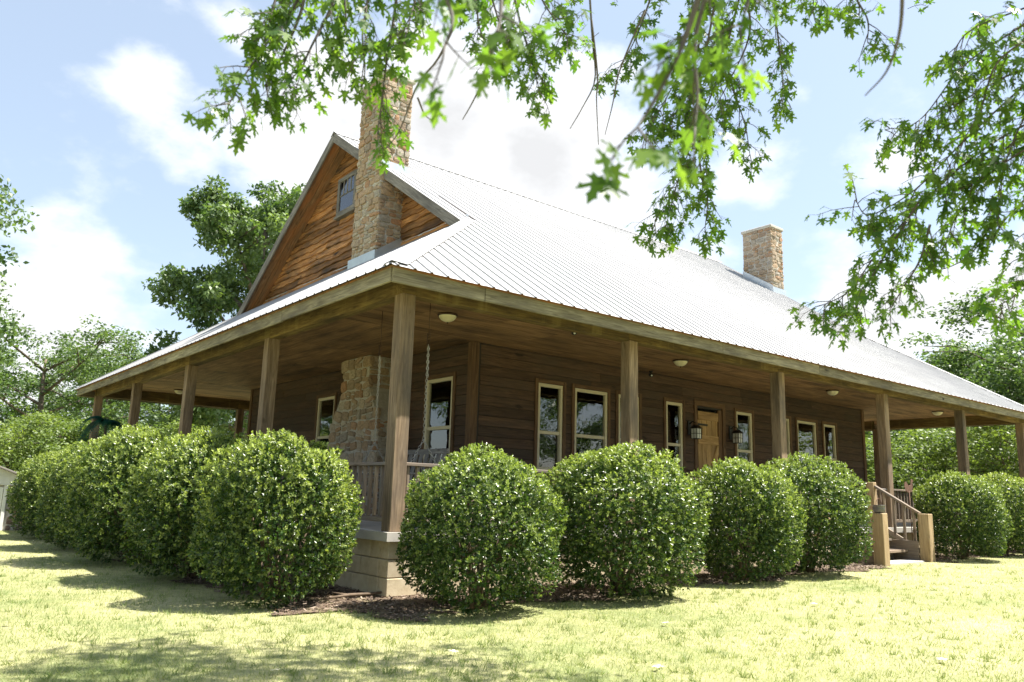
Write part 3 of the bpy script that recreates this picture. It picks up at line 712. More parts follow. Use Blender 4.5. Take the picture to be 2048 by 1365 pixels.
# porch part of the chimney: wide base with sloped shoulders
r6=random.Random(9)
cb=bx('chimney_base',CX0+.02,EW+.02,CY0-.45,CY1+.45,0,1.75,'mortar',house,0)
cu=bx('chimney_stack',CX0+.02,EW+.02,CY0,CY1,1.75,CEIL+.3,'mortar',house,0)
def shoulder(y): 
    return True
V=[(CX0+.032,CY0-.44,1.745),(CX0+.032,CY1+.44,1.745),(CX0+.032,CY1,2.45),(CX0+.032,CY0,2.45)]; V+=[(EW+.015,y,z) for _,y,z in V]
mobj('chimney_shoulder',poly_mesh('chimney_shoulder',V,[(0,1,2,3),(7,6,5,4),(0,4,5,1),(1,5,6,2),(2,6,7,3),(3,7,4,0)][::1]),'mortar',house)
wB=CY1-CY0+.9
stones(cb,[((CX0+.02,CY0-.48,0),(0,1,0),(-1,0,0),lay(wB+.06,0,1.78,.12,.30,.14,.36,r6)),((CX0+.02,CY0-.45,0),(1,0,0),(0,-1,0),lay(.58,0,1.75,.1,.25,.14,.3,r6))],'stone',r6,.02,rot=.22)
def lim(t,z):
    y=CY0-.45+t; e=.45*max(0,1-(z-1.75)/.7); return CY0-e-.0<y<CY1+e+.0
stones(cu,[((CX0+.02,CY0-.45,0),(0,1,0),(-1,0,0),lay(wB,1.78,CEIL,.11,.24,.13,.32,r6))],'stone',r6,.02,lim=lim,rot=.22)
stones(cu,[((CX0+.02,CY0,0),(1,0,0),(0,-1,0),lay(.58,2.3,CEIL,.1,.22,.14,.3,r6))],'stone',r6,.02)

# ---- railing
def railing(p0,p1):
    p0=Vector(p0);p1=Vector(p1);d=(p1-p0).normalized();L=(p1-p0).length
    rl=beam('railing',p0+Vector((0,0,.77)),p1+Vector((0,0,.77)),.10,.04,'rail',house); inv=rl.matrix_basis.inverted()
    def sub(o): ml=o.matrix_basis.copy(); o.parent=rl; o.matrix_basis=inv@ml
    sub(beam('bottom_rail',p0+Vector((0,0,.13)),p1+Vector((0,0,.13)),.04,.06,'rail'))
    n=int(L/.135)
    for k in range(n):
        c=p0+d*(L*(k+.5)/n); sub(beam('baluster',c+Vector((0,0,.16)),c+Vector((0,0,.75)),.042,.042,'rail',None,(0,1,0)))
hw=W_/2
for k in range(5):
    a,b=k*NB+W_,(k+1)*NB
    if k==2: railing((a,hw,0),(9.30,hw,0)); railing((11.30,hw,0),(b,hw,0))
    else: railing((a,hw,0),(b,hw,0))
for k in range(4): railing((hw,k*LB+W_,0),(hw,(k+1)*LB,0)); railing((XR+hw,k*LB+W_,0),(XR+hw,(k+1)*LB,0))

# ------------------------------------------------------------------ things on the porch
def copy_tree(o,parent=None):
    c=o.copy(); C.objects.link(c); c.parent=parent
    for ch in list(o.children): copy_tree(ch,c)
    return c
def ceiling_light(x,y,label):
    e=empty('ceiling_light',(x,y,CEIL-.002)); tag(e,label,'ceiling light','dome lights under the porch ceiling')
    mobj('rim',lathe('rim',[(.02,0),(.15,0),(.152,-.018),(.14,-.03),(.128,-.03)]),'bronze',e)
    mobj('dome',lathe('dome',[(.132,-.026),(.127,-.05),(.10,-.085),(.06,-.108),(.015,-.12),(0.001,-.12)]),'dome',e)
    mobj('finial',lathe('finial',[(.014,-.118),(.016,-.13),(.006,-.142),(.001,-.144)]),'bronze',e)
ceiling_light(1.69,1.52,'cream dome ceiling light above the porch swing corner')
ceiling_light(7.05,1.5,'cream dome ceiling light in front of the plank door, left of the door')
ceiling_light(12.6,1.5,'cream dome ceiling light above the steps, right of the door')
ceiling_light(18.2,1.5,'cream dome ceiling light at the far right porch corner')
ceiling_light(1.84,14.9,'cream dome ceiling light at the back end of the chimney side porch')
def seccam(x,y,label):
    e=empty('security_camera',(x,y,CEIL)); tag(e,label,'camera','security cameras')
    mobj('mount',lathe('mount',[(.001,0),(.045,0),(.045,-.02),(.018,-.03),(.016,-.07)]),'black',e)
    d=Vector((-.55,-.8,-.25)).normalized(); p=Vector((0,0,-.085)); mobj('body',tubes_mesh('body',[([p-d*.05,p-d*.045,p+d*.075,p+d*.08],[.02,.036,.036,.03])],12),'black',e)
    mobj('lens',tubes_mesh('lens',[([p+d*.079,p+d*.084],[.018,.016])],12),'lampglass',e)
seccam(3.62,.84,'small black security camera behind the front beam near the corner'); seccam(7.7,2.8,'small black security camera high on the siding left of the door')
def lantern(x,label):
    e=empty('wall_lantern',(x,DW-.03,1.98)); tag(e,label,'lantern','wall lanterns beside the door')
    mobj('back_plate',box_mesh(.11,.02,.30,.005).copy(),'black',e,Matrix.Translation((0,.012,0)))
    mobj('arm',tubes_mesh('arm',[([(0,.01,.08),(0,-.08,.14),(0,-.17,.10),(0,-.17,.03)],[.011]*4)],6),'black',e)
    s=.085; V=[(sx*s*1.25,-.17+sy*s*1.25,-.02) for sx,sy in((-1,-1),(1,-1),(1,1),(-1,1))]+[(sx*.035,-.17+sy*.035,.055) for sx,sy in((-1,-1),(1,-1),(1,1),(-1,1))]
    mobj('roof',poly_mesh('roof',V,[(3,2,1,0),(4,5,6,7),(0,1,5,4),(1,2,6,5),(2,3,7,6),(3,0,4,7)]),'black',e)
    T=[]
    for sx,sy in((-1,-1),(1,-1),(1,1),(-1,1)): T.append(([(sx*s,-.17+sy*s,-.02),(sx*s*.9,-.17+sy*s*.9,-.24)],[.009,.009]))
    for z,q in((-.24,.9),(-.13,.95)):
        ring=[(sx*s*q,-.17+sy*s*q,z) for sx,sy in((-1,-1),(1,-1),(1,1),(-1,1),(-1,-1))]; T.append((ring,[.006]*5))
    for a,b in(((0,-s),(0,-s*.9)),((-s,0),(-s*.9,0)),((s,0),(s*.9,0))): T.append(([(a[0],-.17+a[1],-.02),(b[0],-.17+b[1],-.24)],[.005,.005]))
    mobj('cage',tubes_mesh('cage',T,5),'black',e)
    q=s*.86; V=[(sx*q,-.17+sy*q,z) for z in(-.235,-.025) for sx,sy in((-1,-1),(1,-1),(1,1),(-1,1))]
    mobj('glass',poly_mesh('glass',V,[(3,2,1,0),(0,1,5,4),(1,2,6,5),(2,3,7,6),(3,0,4,7)]),'lampglass',e)
lantern(9.12,'black caged wall lantern between narrow window and plank door'); lantern(10.62,'black caged wall lantern on the handle side of the plank door')
# swing
sw=empty('porch_swing',(.9,1.42,0)); tag(sw,'weathered slatted wooden porch swing hung on chains behind the railing','swing')
for k in range(5): beam('seat_slat',(-.23+k*.105,-.62,.42),(-.23+k*.105,.62,.42),.09,.022,'greywood',sw)
for k in range(9): y=-.56+k*.14; beam('back_slat',(.27,y,.46),(.40,y,.98),.09,.018,'greywood',sw,(1,0,0))
beam('back_rail',(.40,-.64,1.0),(.40,.64,1.0),.03,.07,'greywood',sw); beam('back_rail',(.26,-.64,.44),(.26,.64,.44),.03,.07,'greywood',sw)
for y in(-.64,.64):
    beam('arm',(-.28,y,.68),(.34,y,.68),.07,.025,'greywood',sw); beam('arm_post',(-.24,y,.40),(-.24,y,.67),.045,.045,'greywood',sw,(0,1,0)); beam('seat_rail',(-.28,y*.9,.40),(.28,y*.9,.40),.04,.05,'greywood',sw)
def chain_links(p0,p1,step=.042):
    p0=Vector(p0);p1=Vector(p1);n=max(2,int((p1-p0).length/step));d=(p1-p0).normalized();a=d.orthogonal().normalized();b=d.cross(a);T=[]
    for k in range(n):
        c=p0.lerp(p1,(k+.5)/n); s=a if k%2 else b
        T.append(([c+d*.028*math.cos(t)+s*.013*math.sin(t) for t in np.linspace(0,2*math.pi,9)],[.0042]*9))
    return T
for y in(-.64,.64):
    ap=(0,y,1.12); T=chain_links(ap,(0,y,2.38))+chain_links(ap,(-.25,y,.69))+chain_links(ap,(.3,y,.69))+chain_links((.02,y+.02,2.36),(.03,y+.03,1.95))
    mobj('chain',tubes_mesh('chain',T,5),'chain',sw)
    mobj('spring',tubes_mesh('spring',[([(.022*math.cos(t),y+.022*math.sin(t),2.38+t*.0032) for t in np.linspace(0,50,110)],[.004]*110),([(0,y,2.53),(0,y,CEIL)],[.005,.005])],5),'bronze',sw)

# ------------------------------------------------------------------ steps
st=empty('porch_steps',(0,0,0)); tag(st,'wooden porch steps with square newels and sloping handrail','steps')
GS=float(gz(10.2,-.9))
for i,(y0,y1,z) in enumerate(((-.36,-.07,-.19),(-.66,-.37,-.38))):
    bx('tread',9.50,11.12,y0-.02,y1,z-.045,z,'rail',st); bx('riser',9.52,11.10,y1-.03,y1-.005,z-.19,z-.047,'rail',st)
bx('bottom_step',9.48,11.08,-1.0,-.68,GS-.1,-.555,'concrete',st,.015)
for x in(9.34,11.15): bx('newel',x,x+.2,-1.08,-.88,GS-.15,.31,'newel',st,.01,axis=2)
bx('upper_newel',11.15,11.29,-.05,.10,0,.90,'newel',st,.008,axis=2); bx('upper_newel',9.34,9.46,-.05,.10,0,.90,'newel',st,.008,axis=2)
beam('handrail',(11.22,-.05,.82),(11.22,-.90,.31),.09,.045,'rail',st); beam('lower_rail',(11.22,-.05,.08),(11.22,-.90,-.42),.04,.09,'rail',st)
for t in(.2,.42,.64,.86): p=Vector((11.22,-.05-.85*t,.80-.51*t)); beam('baluster',p,p-Vector((0,0,.72)),.045,.045,'rail',st,(0,1,0))
bx('stringer',9.46,9.50,-.95,-.05,GS,-.2,'rail',st); bx('stringer',11.12,11.16,-.87,-.05,GS,-.2,'rail',st)
pot=empty('iron_pot',(9.44,-.98,.31)); tag(pot,'grey metal pot with bail handle standing on the left newel post','pot')
mobj('body',lathe('body',[(.001,0),(.07,.0),(.095,.03),(.105,.09),(.10,.13),(.112,.135),(.112,.142),(.095,.142),(.09,.10)]),'iron',pot)
mobj('handle',tubes_mesh('handle',[([(.105*math.cos(t),0,.13+.13*math.sin(t)) for t in np.linspace(0,math.pi,12)],[.005]*12)],6),'rust',pot)
kb=empty('kindling_bundle',(10.5,-.5,-.38)); tag(kb,'small bundle of split kindling sticks leaning on the steps','kindling')
for k in range(6): beam('stick',(-.12+k*.045,-.10+.01*k,.01),(-.05+k*.05+random.uniform(-.05,.05),.11,.26+random.uniform(-.05,.06)),.028,.02,'post',kb)
orn=empty('yard_ornament',(11.9,-.42,float(gz(11.9,-.4)))); tag(orn,'rusty metal bird cutout on a thin stake beside the steps','ornament')
mobj('stake',tubes_mesh('stake',[([(0,0,-.1),(0,0,1.32)],[.008,.008])],6),'rust',orn)
o2=[(-.14,1.32),(-.03,1.28),(.10,1.30),(.17,1.40),(.16,1.50),(.22,1.52),(.15,1.56),(.10,1.54),(.07,1.44),(-.02,1.42),(-.10,1.50),(-.18,1.50),(-.20,1.40)]
V=[(x,-.004,z) for x,z in o2]+[(x,.004,z) for x,z in o2]; nn=len(o2)
mobj('bird_plate',poly_mesh('bird_plate',V,[tuple(range(nn)),tuple(range(2*nn-1,nn-1,-1))]+[(i,i+nn,(i+1)%nn+nn,(i+1)%nn) for i in range(nn)]),'rust',orn)

# ------------------------------------------------------------------ mulch bed, chips, grass
def bed_edge_front(x): return -1.25+.18*np.sin(x*2.1)+.10*np.sin(x*5.3+1)
def bed_edge_left(y): return -1.4+.18*np.sin(y*2.0+.6)+.10*np.sin(y*4.7)
def in_bed(x,y):
    f=(y>bed_edge_front(x))&(y<.1)&(x>-1.6)&(x<19)&~((x>9.3)&(x<11.4)); l=(x>bed_edge_left(y))&(x<.1)&(y>-1.3)&(y<15)
    j=.16*np.sin(x*7.3+2*np.sin(y*5.1))*np.sin(y*6.7+1.3)+.09*np.sin(x*17+y*13)
    c=np.hypot(x+.3,y+.6)+j<.6
    f2=(y>bed_edge_front(x)+.12+j)&(x>-.6); l2=(x>bed_edge_left(y)+.12+j)&(y>-.6)
    return (f&f2)|(l&l2)|(c&(x<.1)&(y<.1))
xs=np.arange(-2.4,20,.05); ys=np.arange(-2.3,16,.05); X,Y=np.meshgrid(xs[:-1]+.025,ys[:-1]+.025,indexing='ij'); msk=in_bed(X,Y)&~((X>.1)&(Y>.1))
ii,jj=np.nonzero(msk); ny=len(ys); a=ii*ny+jj
GX,GY=np.meshgrid(xs,ys,indexing='ij'); GZ=gz(GX,GY)+.012+.012*np.sin(GX*17)*np.sin(GY*15)
tag(mobj('mulch_bed',np_mesh('mulch_bed',np.stack([GX,GY,GZ],-1).reshape(-1,3),np.stack([a,a+ny,a+ny+1,a+1],1).ravel(),np.full(len(a),4),smooth=True),'mulch'),kind='structure')
N=26000; sel=rng.integers(0,len(ii),N); px_=X[ii,jj][sel]+rng.uniform(-.06,.06,N); py_=Y[ii,jj][sel]+rng.uniform(-.06,.06,N)
keep=(px_>-2.5)&((px_<9)|(rng.random(N)<.3)); px_,py_=px_[keep],py_[keep]; N=len(px_)
P=np.stack([px_,py_,gz(px_,py_)+.022],1); ax=rng.normal(size=(N,3))*[1,1,.25]; nr=rng.normal(size=(N,3))*.35+[0,0,1]
CH=(np.array([[-.16,0,0],[.16,0,0],[.13,1,0.02],[-.13,1,.02]]),[(0,1,2,3)])
tag(mobj('mulch_chips',leaf_mesh('mulch_chips',P,ax,nr,rng.uniform(.02,.06,N),CH,rng.random(N)),'chip'),'brown bark mulch chips scattered under the shrubs','mulch',kind='stuff')
# lawn blades, dense near the camera
def grass():
    N=330000
    d=3.2+22*rng.random(N)**1.55; th=YAW+rng.uniform(-.66,.66,N)
    x=CAM[0]+d*np.sin(th); y=CAM[1]+d*np.cos(th)
    k=~in_bed(x,y)&~((x>-.05)&(y>-.05))&~((x>9.3)&(x<11.4)&(y>-1.1)); k|=(in_bed(x,y)&(rng.random(N)<.16))&~((x>-.05)&(y>-.05))
    x,y,d=x[k],y[k],d[k]; N=len(x)
    P=np.stack([x,y,gz(x,y)-.002],1); lean=rng.normal(size=(N,3))*[.55,.55,0]+[0,0,1]; nr=rng.normal(size=(N,3))
    patch=.5+.5*np.sin(x*1.3+2*np.sin(y*.9))*np.sin(y*1.1+1.5*np.sin(x*.7))
    tint=np.clip(rng.normal(.5,.25,N)+.35*(patch-.5),0,1)
    sz=rng.uniform(.018,.040,N)*(1+.014*d)
    T=2600; td=3.2+14*rng.random(T)**1.4; tt=YAW+rng.uniform(-.66,.66,T); tx=CAM[0]+td*np.sin(tt); ty=CAM[1]+td*np.cos(tt); k=~in_bed(tx,ty)&~((tx>-.05)&(ty>-.05))&~((tx>9.3)&(tx<11.4)&(ty>-1.1)); tx,ty=tx[k],ty[k]
    tx=np.repeat(tx,12)+rng.normal(0,.025,len(tx)*12); ty=np.repeat(ty,12)+rng.normal(0,.025,len(ty)*12); n2=len(tx)
    P=np.concatenate([P,np.stack([tx,ty,gz(tx,ty)-.002],1)]); lean=np.concatenate([lean,rng.normal(size=(n2,3))*[.6,.6,0]+[0,0,1]]); nr=np.concatenate([nr,rng.normal(size=(n2,3))]); tint=np.concatenate([tint,np.clip(rng.normal(.22,.15,n2),0,1)]); sz=np.concatenate([sz,rng.uniform(.035,.075,n2)])
    BL=(np.array([[-.055,0,0],[.055,0,0],[.0,1,.16]]),[(0,1,2)])
    return leaf_mesh('grass_blades',P,lean,nr,sz,BL,tint)
tag(mobj('grass',grass(),'grassblade'),'short sunlit yellow green lawn grass','grass',kind='stuff')

# ------------------------------------------------------------------ shrubs
def shrub_mesh(seed,nspr=5000,per=8,inner=9000):
    g=np.random.default_rng(seed)
    def radius(dv):   # dome: widest at mid height, tucked in at the foot
        k=1+.07*np.sin(dv[:,0]*(3.5+seed*.7)+seed)*np.sin(dv[:,1]*4.3+seed)+.05*np.sin(dv[:,2]*7+dv[:,0]*6+seed*2)+.03*np.sin(dv[:,1]*11+dv[:,2]*9)
        p=3.2; rho=np.hypot(dv[:,0],dv[:,1]); z=np.abs(dv[:,2]); sq=1/(rho**p+z**p)**(1/p)
        return k*np.where(dv[:,2]<0,sq,1+(sq-1)*.45)
    d=g.normal(size=(nspr,3)); d/=np.linalg.norm(d,axis=1,keepdims=True); d=d[d[:,2]>-.90]
    for q in range(7):
        hc=g.normal(size=3); hc/=np.linalg.norm(hc); d=d[(d@hc<math.cos(g.uniform(.06,.13)))|(g.random(len(d))<.25)]
    n=len(d)
    rr=radius(d)*(1-.16*g.random(n)**1.6)
    P=d*rr[:,None]
    out=d*np.array([1,1,1.0])+g.normal(size=(n,3))*.35+[0,0,.35]; out/=np.linalg.norm(out,axis=1,keepdims=True)
    young_lit=np.clip(g.normal(.34,.27,n)+.42*d[:,2]-1.6*(1-rr/radius(d)),0,1)  # new tips lighter; sunlit tops and shaded undersides painted into the tint
    Pl=np.repeat(P,per,0); ol=np.repeat(out,per,0); N=len(Pl)
    side=g.normal(size=(N,3)); side-=ol*np.sum(side*ol,1,keepdims=True); side/=np.linalg.norm(side,axis=1,keepdims=True)
    t=g.random(N); ax=ol*(.25+.9*t)[:,None]+side*(1.05-.5*t)[:,None]
    base=Pl+ol*(t*.055-.03)[:,None]; nr=ol+side*-.3+g.normal(size=(N,3))*.25
    tint=np.clip(np.repeat(young_lit,per)+g.normal(0,.12,N)+.15*(t-.5),0,1); sz=g.uniform(.031,.053,N)
    # inner, darker leaves that close the crown
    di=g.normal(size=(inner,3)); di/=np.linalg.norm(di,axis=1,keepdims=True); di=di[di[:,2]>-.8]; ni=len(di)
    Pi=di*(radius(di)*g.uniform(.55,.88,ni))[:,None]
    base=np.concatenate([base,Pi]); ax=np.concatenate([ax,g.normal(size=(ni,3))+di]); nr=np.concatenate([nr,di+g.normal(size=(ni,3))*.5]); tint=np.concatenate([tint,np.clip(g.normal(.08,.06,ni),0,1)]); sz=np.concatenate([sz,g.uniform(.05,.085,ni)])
    return leaf_mesh('foliage',base,ax,nr,sz,LEAF2,tint)
SH=[shrub_mesh(s) for s in(1,2,3,4,5)]
def stems_mesh(seed):
    r=random.Random(seed); T=[]
    for k in range(9):
        a=r.uniform(0,6.28); R0=r.uniform(.02,.12); R1=r.uniform(.3,.7); T.append(([(R0*math.cos(a),R0*math.sin(a),-1.02),(R0*1.6*math.cos(a),R0*1.6*math.sin(a),-.75),(R1*.6*math.cos(a+.2),R1*.6*math.sin(a+.2),-.4),(R1*math.cos(a+.3),R1*math.sin(a+.3),.1)],[.03,.026,.02,.008]))
    return tubes_mesh('stems',T,6)
STM=[stems_mesh(s) for s in(1,2)]
def shrub(i,x,y,r,top,label,rz):
    g0=float(gz(x,y)); h=top-g0; e=empty('holly_shrub',(x,y,g0),rz); tag(e,label,'shrub','clipped rounded shrubs around the porch')
    sz_=h/2*1.0
    m=Matrix.Translation((0,0,h*.5))@Matrix.Diagonal((r*random.uniform(.9,1.),r*random.uniform(.9,1.),h*.47,1))
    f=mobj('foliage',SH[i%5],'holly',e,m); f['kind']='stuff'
    mobj('stem',STM[i%2],'stem',e,m)
SHR=[(.40,-1.18,.83,.94,'rounded glossy green shrub in front of the corner post, right of the block pier'),
(2.52,-1.2,1.0,1.13,'largest rounded shrub below the front windows, beside the corner shrub'),
(5.1,-1.1,.84,1.06,'rounded shrub below the plank door, between two taller shrubs'),
(6.8,-1.1,.9,1.2,'rounded shrub touching the left newel of the porch steps'),
(12.55,-1.1,.9,1.18,'rounded shrub just right of the porch steps'),
(14.7,-1.1,.88,1.2,'rounded shrub second along from the right side of the steps'),
(16.9,-1.1,.9,1.2,'rounded shrub third along from the right side of the steps'),
(-1.2,.28,.87,1.06,'dense dark green shrub left of the block pier'),
(-1.25,2.55,.92,1.17,'rounded shrub second from the block pier on the chimney side'),
(-1.42,5.0,1.02,1.33,'tall spreading shrub third from the block pier on the chimney side'),
(-1.38,7.5,.98,1.2,'rounded shrub fourth from the block pier on the chimney side'),
(-1.35,10.4,1.05,1.15,'rounded shrub beside the stone well house')]
for i,(x,y,r,t,l) in enumerate(SHR): shrub(i,x,y,r,t,l,i*1.37)

# ------------------------------------------------------------------ background trees
def tree_data(seed,h,spread,nleaf,lsz,base_clear=.28):
    r=random.Random(seed); g=np.random.default_rng(seed); T=[]; tips=[]
    trunk=[(0,0,-.3)]
    for k in range(1,7): trunk.append((r.uniform(-.03,.03)*h*k/6,r.uniform(-.03,.03)*h*k/6,h*.8*k/6))
    T.append((trunk,[h*.022*(1-.13*k) for k in range(7)]))
    for k in range(13):
        f=base_clear+(.95-base_clear)*k/12; a=k*2.4+r.uniform(-.4,.4); i=min(5,int(f*.8/.8*6)); p=Vector(trunk[i]).lerp(Vector(trunk[i+1]),f*6-i if i<5 else .5)
        L=spread*(1.1-.55*abs(f-.45)*1.5)*r.uniform(.75,1.1); up=.25+.7*f
        d=Vector((math.cos(a),math.sin(a),up)); m1=p+d*L*.5; e=p+d*L*.9+Vector((0,0,.06*L)); T.append(([p,m1,e],[h*.008,h*.005,h*.002])); tips+=[m1,e,p+d*L*.72]
        for q in range(3):
            b=a+r.uniform(-1.1,1.1); s=m1.lerp(e,r.random()); e2=s+Vector((math.cos(b),math.sin(b),r.uniform(-.1,.6)))*L*.42; T.append(([s,e2],[h*.004,h*.0015])); tips.append(e2)
    tips+= [Vector(trunk[-1]),Vector(trunk[-1])+Vector((0,0,h*.08)),Vector(trunk[-2])]
    tp=np.array([tuple(t) for t in tips]); cl=np.repeat(np.arange(len(tp)),5); cen=tp[cl]+g.normal(size=(len(cl),3))*spread*.16*[1,1,.75]
    idx=g.integers(0,len(cen),nleaf); off=g.normal(size=(nleaf,3)); off/=np.linalg.norm(off,axis=1,keepdims=True); rad=spread*.135*g.random(nleaf)**.45
    P=cen[idx]+off*rad[:,None]*[1,1,.7]; ax=g.normal(size=(nleaf,3))+off*.6-[0,0,.35]; nr=off*.6+g.normal(size=(nleaf,3))*.6+[0,0,.7]
    ct=g.normal(.4,.2,len(cen)); tint=np.clip(ct[idx]+g.normal(0,.15,nleaf),0,1)
    return tubes_mesh('trunk',T,6),leaf_mesh('crown',P,ax,nr,g.uniform(.7,1.3,nleaf)*lsz,LEAF,tint)
TV=[tree_data(11,12,3.6,30000,.17,.2),tree_data(12,12,4.3,17000,.19,.12),tree_data(13,12,3.2,14000,.16,.25)]
GV=tree_data(14,12,2.8,44000,.16,.25)
BV=tree_data(21,3,1.5,12000,.075,.02)
def tree(v,x,y,s,label,mat='tree',group='trees around the house',sx=1.,name='broadleaf_tree',rz=None):
    e=empty(name,(x,y,float(gz(x,y))-.05),random.uniform(0,6.28) if rz is None else rz); tag(e,label,'tree' if 'shrub' not in name else 'shrub',group)
    me=v[1]
    if me.materials and me.materials[0]!=MAT[mat]:
        k=('t',me.name,mat)
        if k not in _cache: q=me.copy(); q.materials.clear(); q.materials.append(MAT[mat]); _cache[k]=q
        me=_cache[k]
    m=Matrix.Diagonal((s*sx,s*sx,s,1)); mobj('trunk',v[0],'bark',e,m); c=mobj('crown',me,mat,e,m); c['kind']='stuff'
def at_px(x,d):
    v=_f+(x-1024)/FPX*_r-(980-682.5)/FPX*_u; v=v/math.hypot(v[0],v[1]); return CAM[0]+v[0]*d,CAM[1]+v[1]*d
x,y=at_px(470,36); tree(GV,x,y,1.33,'tall broadleaf tree rising behind the gable end of the house',group='trees behind the gable')
x,y=at_px(-335,31); tree(TV[1],x,y,.95,'tall tree overlooking the stone well house')
for k,(px,d,s) in enumerate(((60,44,.72),(190,48,.75),(-150,46,.7),(300,52,.70),(130,56,.78),(400,50,.62),(510,54,.62))):
    x,y=at_px(px,d); tree(TV[(k+1)%3],x,y,s,'broadleaf tree in the tree line behind the well house and chimney side porch',group='tree line on the chimney side',sx=1.35)
for k,(px,d) in enumerate(((10,29),(100,31),(185,33),(-60,27),(250,31),(320,35),(420,38),(500,40))):
    x,y=at_px(px,d); tree(BV,x,y,random.uniform(.85,1.1)*(1+.012*max(0,d-26)),'pale green loose shrub growing behind the clipped row and well house','lightshrub','pale shrubs behind the well house',1.5,'loose_shrub')
for k,(px,d,s) in enumerate(((1730,46,.58),(1790,40,.52),(1850,52,.82),(1900,44,.62),(1950,50,.70),(2010,42,.62),(2070,46,.80),(2150,44,.9),(1680,54,.6),(1990,58,.9),(2090,58,.95))):
    x,y=at_px(px,d); tree(TV[k%3],x,y,s,'broadleaf tree in the tree line beyond the steps end of the house',group='tree line beyond the steps',sx=1.4)
for k,(px,d) in enumerate(((1965,33),(2030,31),(2090,30),(1900,36),(1830,38),(1760,40))):
    x,y=at_px(px,d); tree(BV,x,y,random.uniform(1.1,1.4),'pale green loose shrub beyond the far right porch','lightshrub','pale shrubs beyond the porch',1.5,'loose_shrub')
for k,(x,y,s) in enumerate(((-2,-34,.9),(7,-31,1.0),(15,-33,.8),(24,-30,1.05),(34,-27,.9),(43,-22,1.),(-12,-30,1.0),(-30,6,.9),(-28,-6,1.),(-27,17,.8))):
    tree(TV[k%3],x,y,s,'broadleaf tree across the lawn facing the house front',group='trees across the lawn',sx=1.3)
# small cabin far right
x,y=at_px(2046,38); cab=empty('far_cabin',(x,y,float(gz(x,y)))); tag(cab,'small brown wooden outbuilding among the far trees','outbuilding')
bx('wall',-1.6,1.6,-1.5,1.5,0,2.7,'trim',cab)
for s in(-1,1): beam('roof',(s*1.95,0,2.45),(-s*.02,0,3.45),3.6,.08,'greywood',cab)

# ------------------------------------------------------------------ stone well house
v=_f+(45-1024)/FPX*_r-(1062-682.5)/FPX*_u; wx,wy=(CAM+v*(-.66-CAM[2])/v[2])[:2]
wh=empty('well_house',(wx,wy,float(gz(wx,wy))),0); tag(wh,'small stone well house with white gable and white plank door','well house')
core=bx('stone_wall',-2.0,0,.02,1.6,-.2,.98,'mortar',wh,0)
stones(core,[((-.36,.02,0),(1,0,0),(0,-1,0),lay(.38,0,.97,.09,.2,.14,.36,r6)),((0,.02,0),(0,1,0),(1,0,0),lay(1.55,0,.97,.1,.2,.15,.36,r6)),((-2.,.02,0),(1,0,0),(0,-1,0),lay(.9,0,.97,.1,.2,.15,.36,r6))],'wellstone',r6,.03)
bx('door_frame',-.47,-.40,-.05,.02,-.02,.98,'whitepaint',wh,axis=2); bx('door_frame',-1.10,-1.03,-.05,.02,-.02,.98,'whitepaint',wh,axis=2)
wd=bx('door',-1.02,-.48,-.02,.018,.0,.94,'whitepaint',wh,axis=2)
V=[(-2.1,-.06,.985),(.12,-.06,.985),(.12,-.06,1.06),(-.99,-.06,1.50),(-2.1,-.06,1.06)]; V+=[(a,.0,c) for a,b,c in V]
mobj('gable_boards',poly_mesh('gable_boards',V,[(0,1,2,3,4),(9,8,7,6,5)]+[(i,i+5,(i+1)%5+5,(i+1)%5) for i in range(5)]),'whitepaint',wh)
beam('roof_sheet',(.32,.7,1.0),(-1.02,.7,1.53),1.9,.04,'greywood',wh); beam('roof_sheet',(-2.3,.7,1.0),(-.96,.7,1.53),1.9,.04,'greywood',wh)
# ------------------------------------------------------------------ teal palm by the far post
pp=pix(212,850,23.2); pe=empty('teal_palm',(pp[0],pp[1],float(gz(pp[0],pp[1])))); tag(pe,'teal palm with drooping fronds beside the far porch post','palm')
hz_=pp[2]-float(gz(pp[0],pp[1]))+.1
mobj('stem',tubes_mesh('stem',[([(0,0,-.1),(.03,.02,hz_*.5),(0,0,hz_)],[.05,.04,.035])],8),'bark',pe)
for k in range(13):
    a=k*2.4; el=random.uniform(.1,.75); n=20; c=[]
    for i in range(n+1):
        t=i/n; c.append(np.array([.62*t*math.cos(a),.62*t*math.sin(a),hz_+el*t-.95*t*t]))
    c=np.array(c); P=np.repeat(c[2:],2,0); side=np.tile(np.array([[-math.sin(a),math.cos(a),0],[math.sin(a),-math.cos(a),0]]),(n-1,1))
    ax=side+np.array([math.cos(a)*.7,math.sin(a)*.7,-.35]); N=len(P)
    fr=leaf_mesh('frond',P,ax,np.tile([0,0,1.],(N,1)),np.repeat(np.linspace(.30,.16,n-1),2),(np.array([[-.05,0,0],[-.085,.4,.02],[0,1,-.12],[.085,.4,.02],[.05,0,0]]),[(0,4,3,2,1)]),np.full(N,(k%4)/4))
    mobj('frond',fr,'teal',pe); 
# ------------------------------------------------------------------ maple tree overhanging the lawn
mt=empty('maple_tree',(.6,-10.2,float(gz(.6,-10.2)))); tag(mt,'large maple whose leafy branches hang over the lawn and frame the house','tree')
mo=np.array(mt.location)
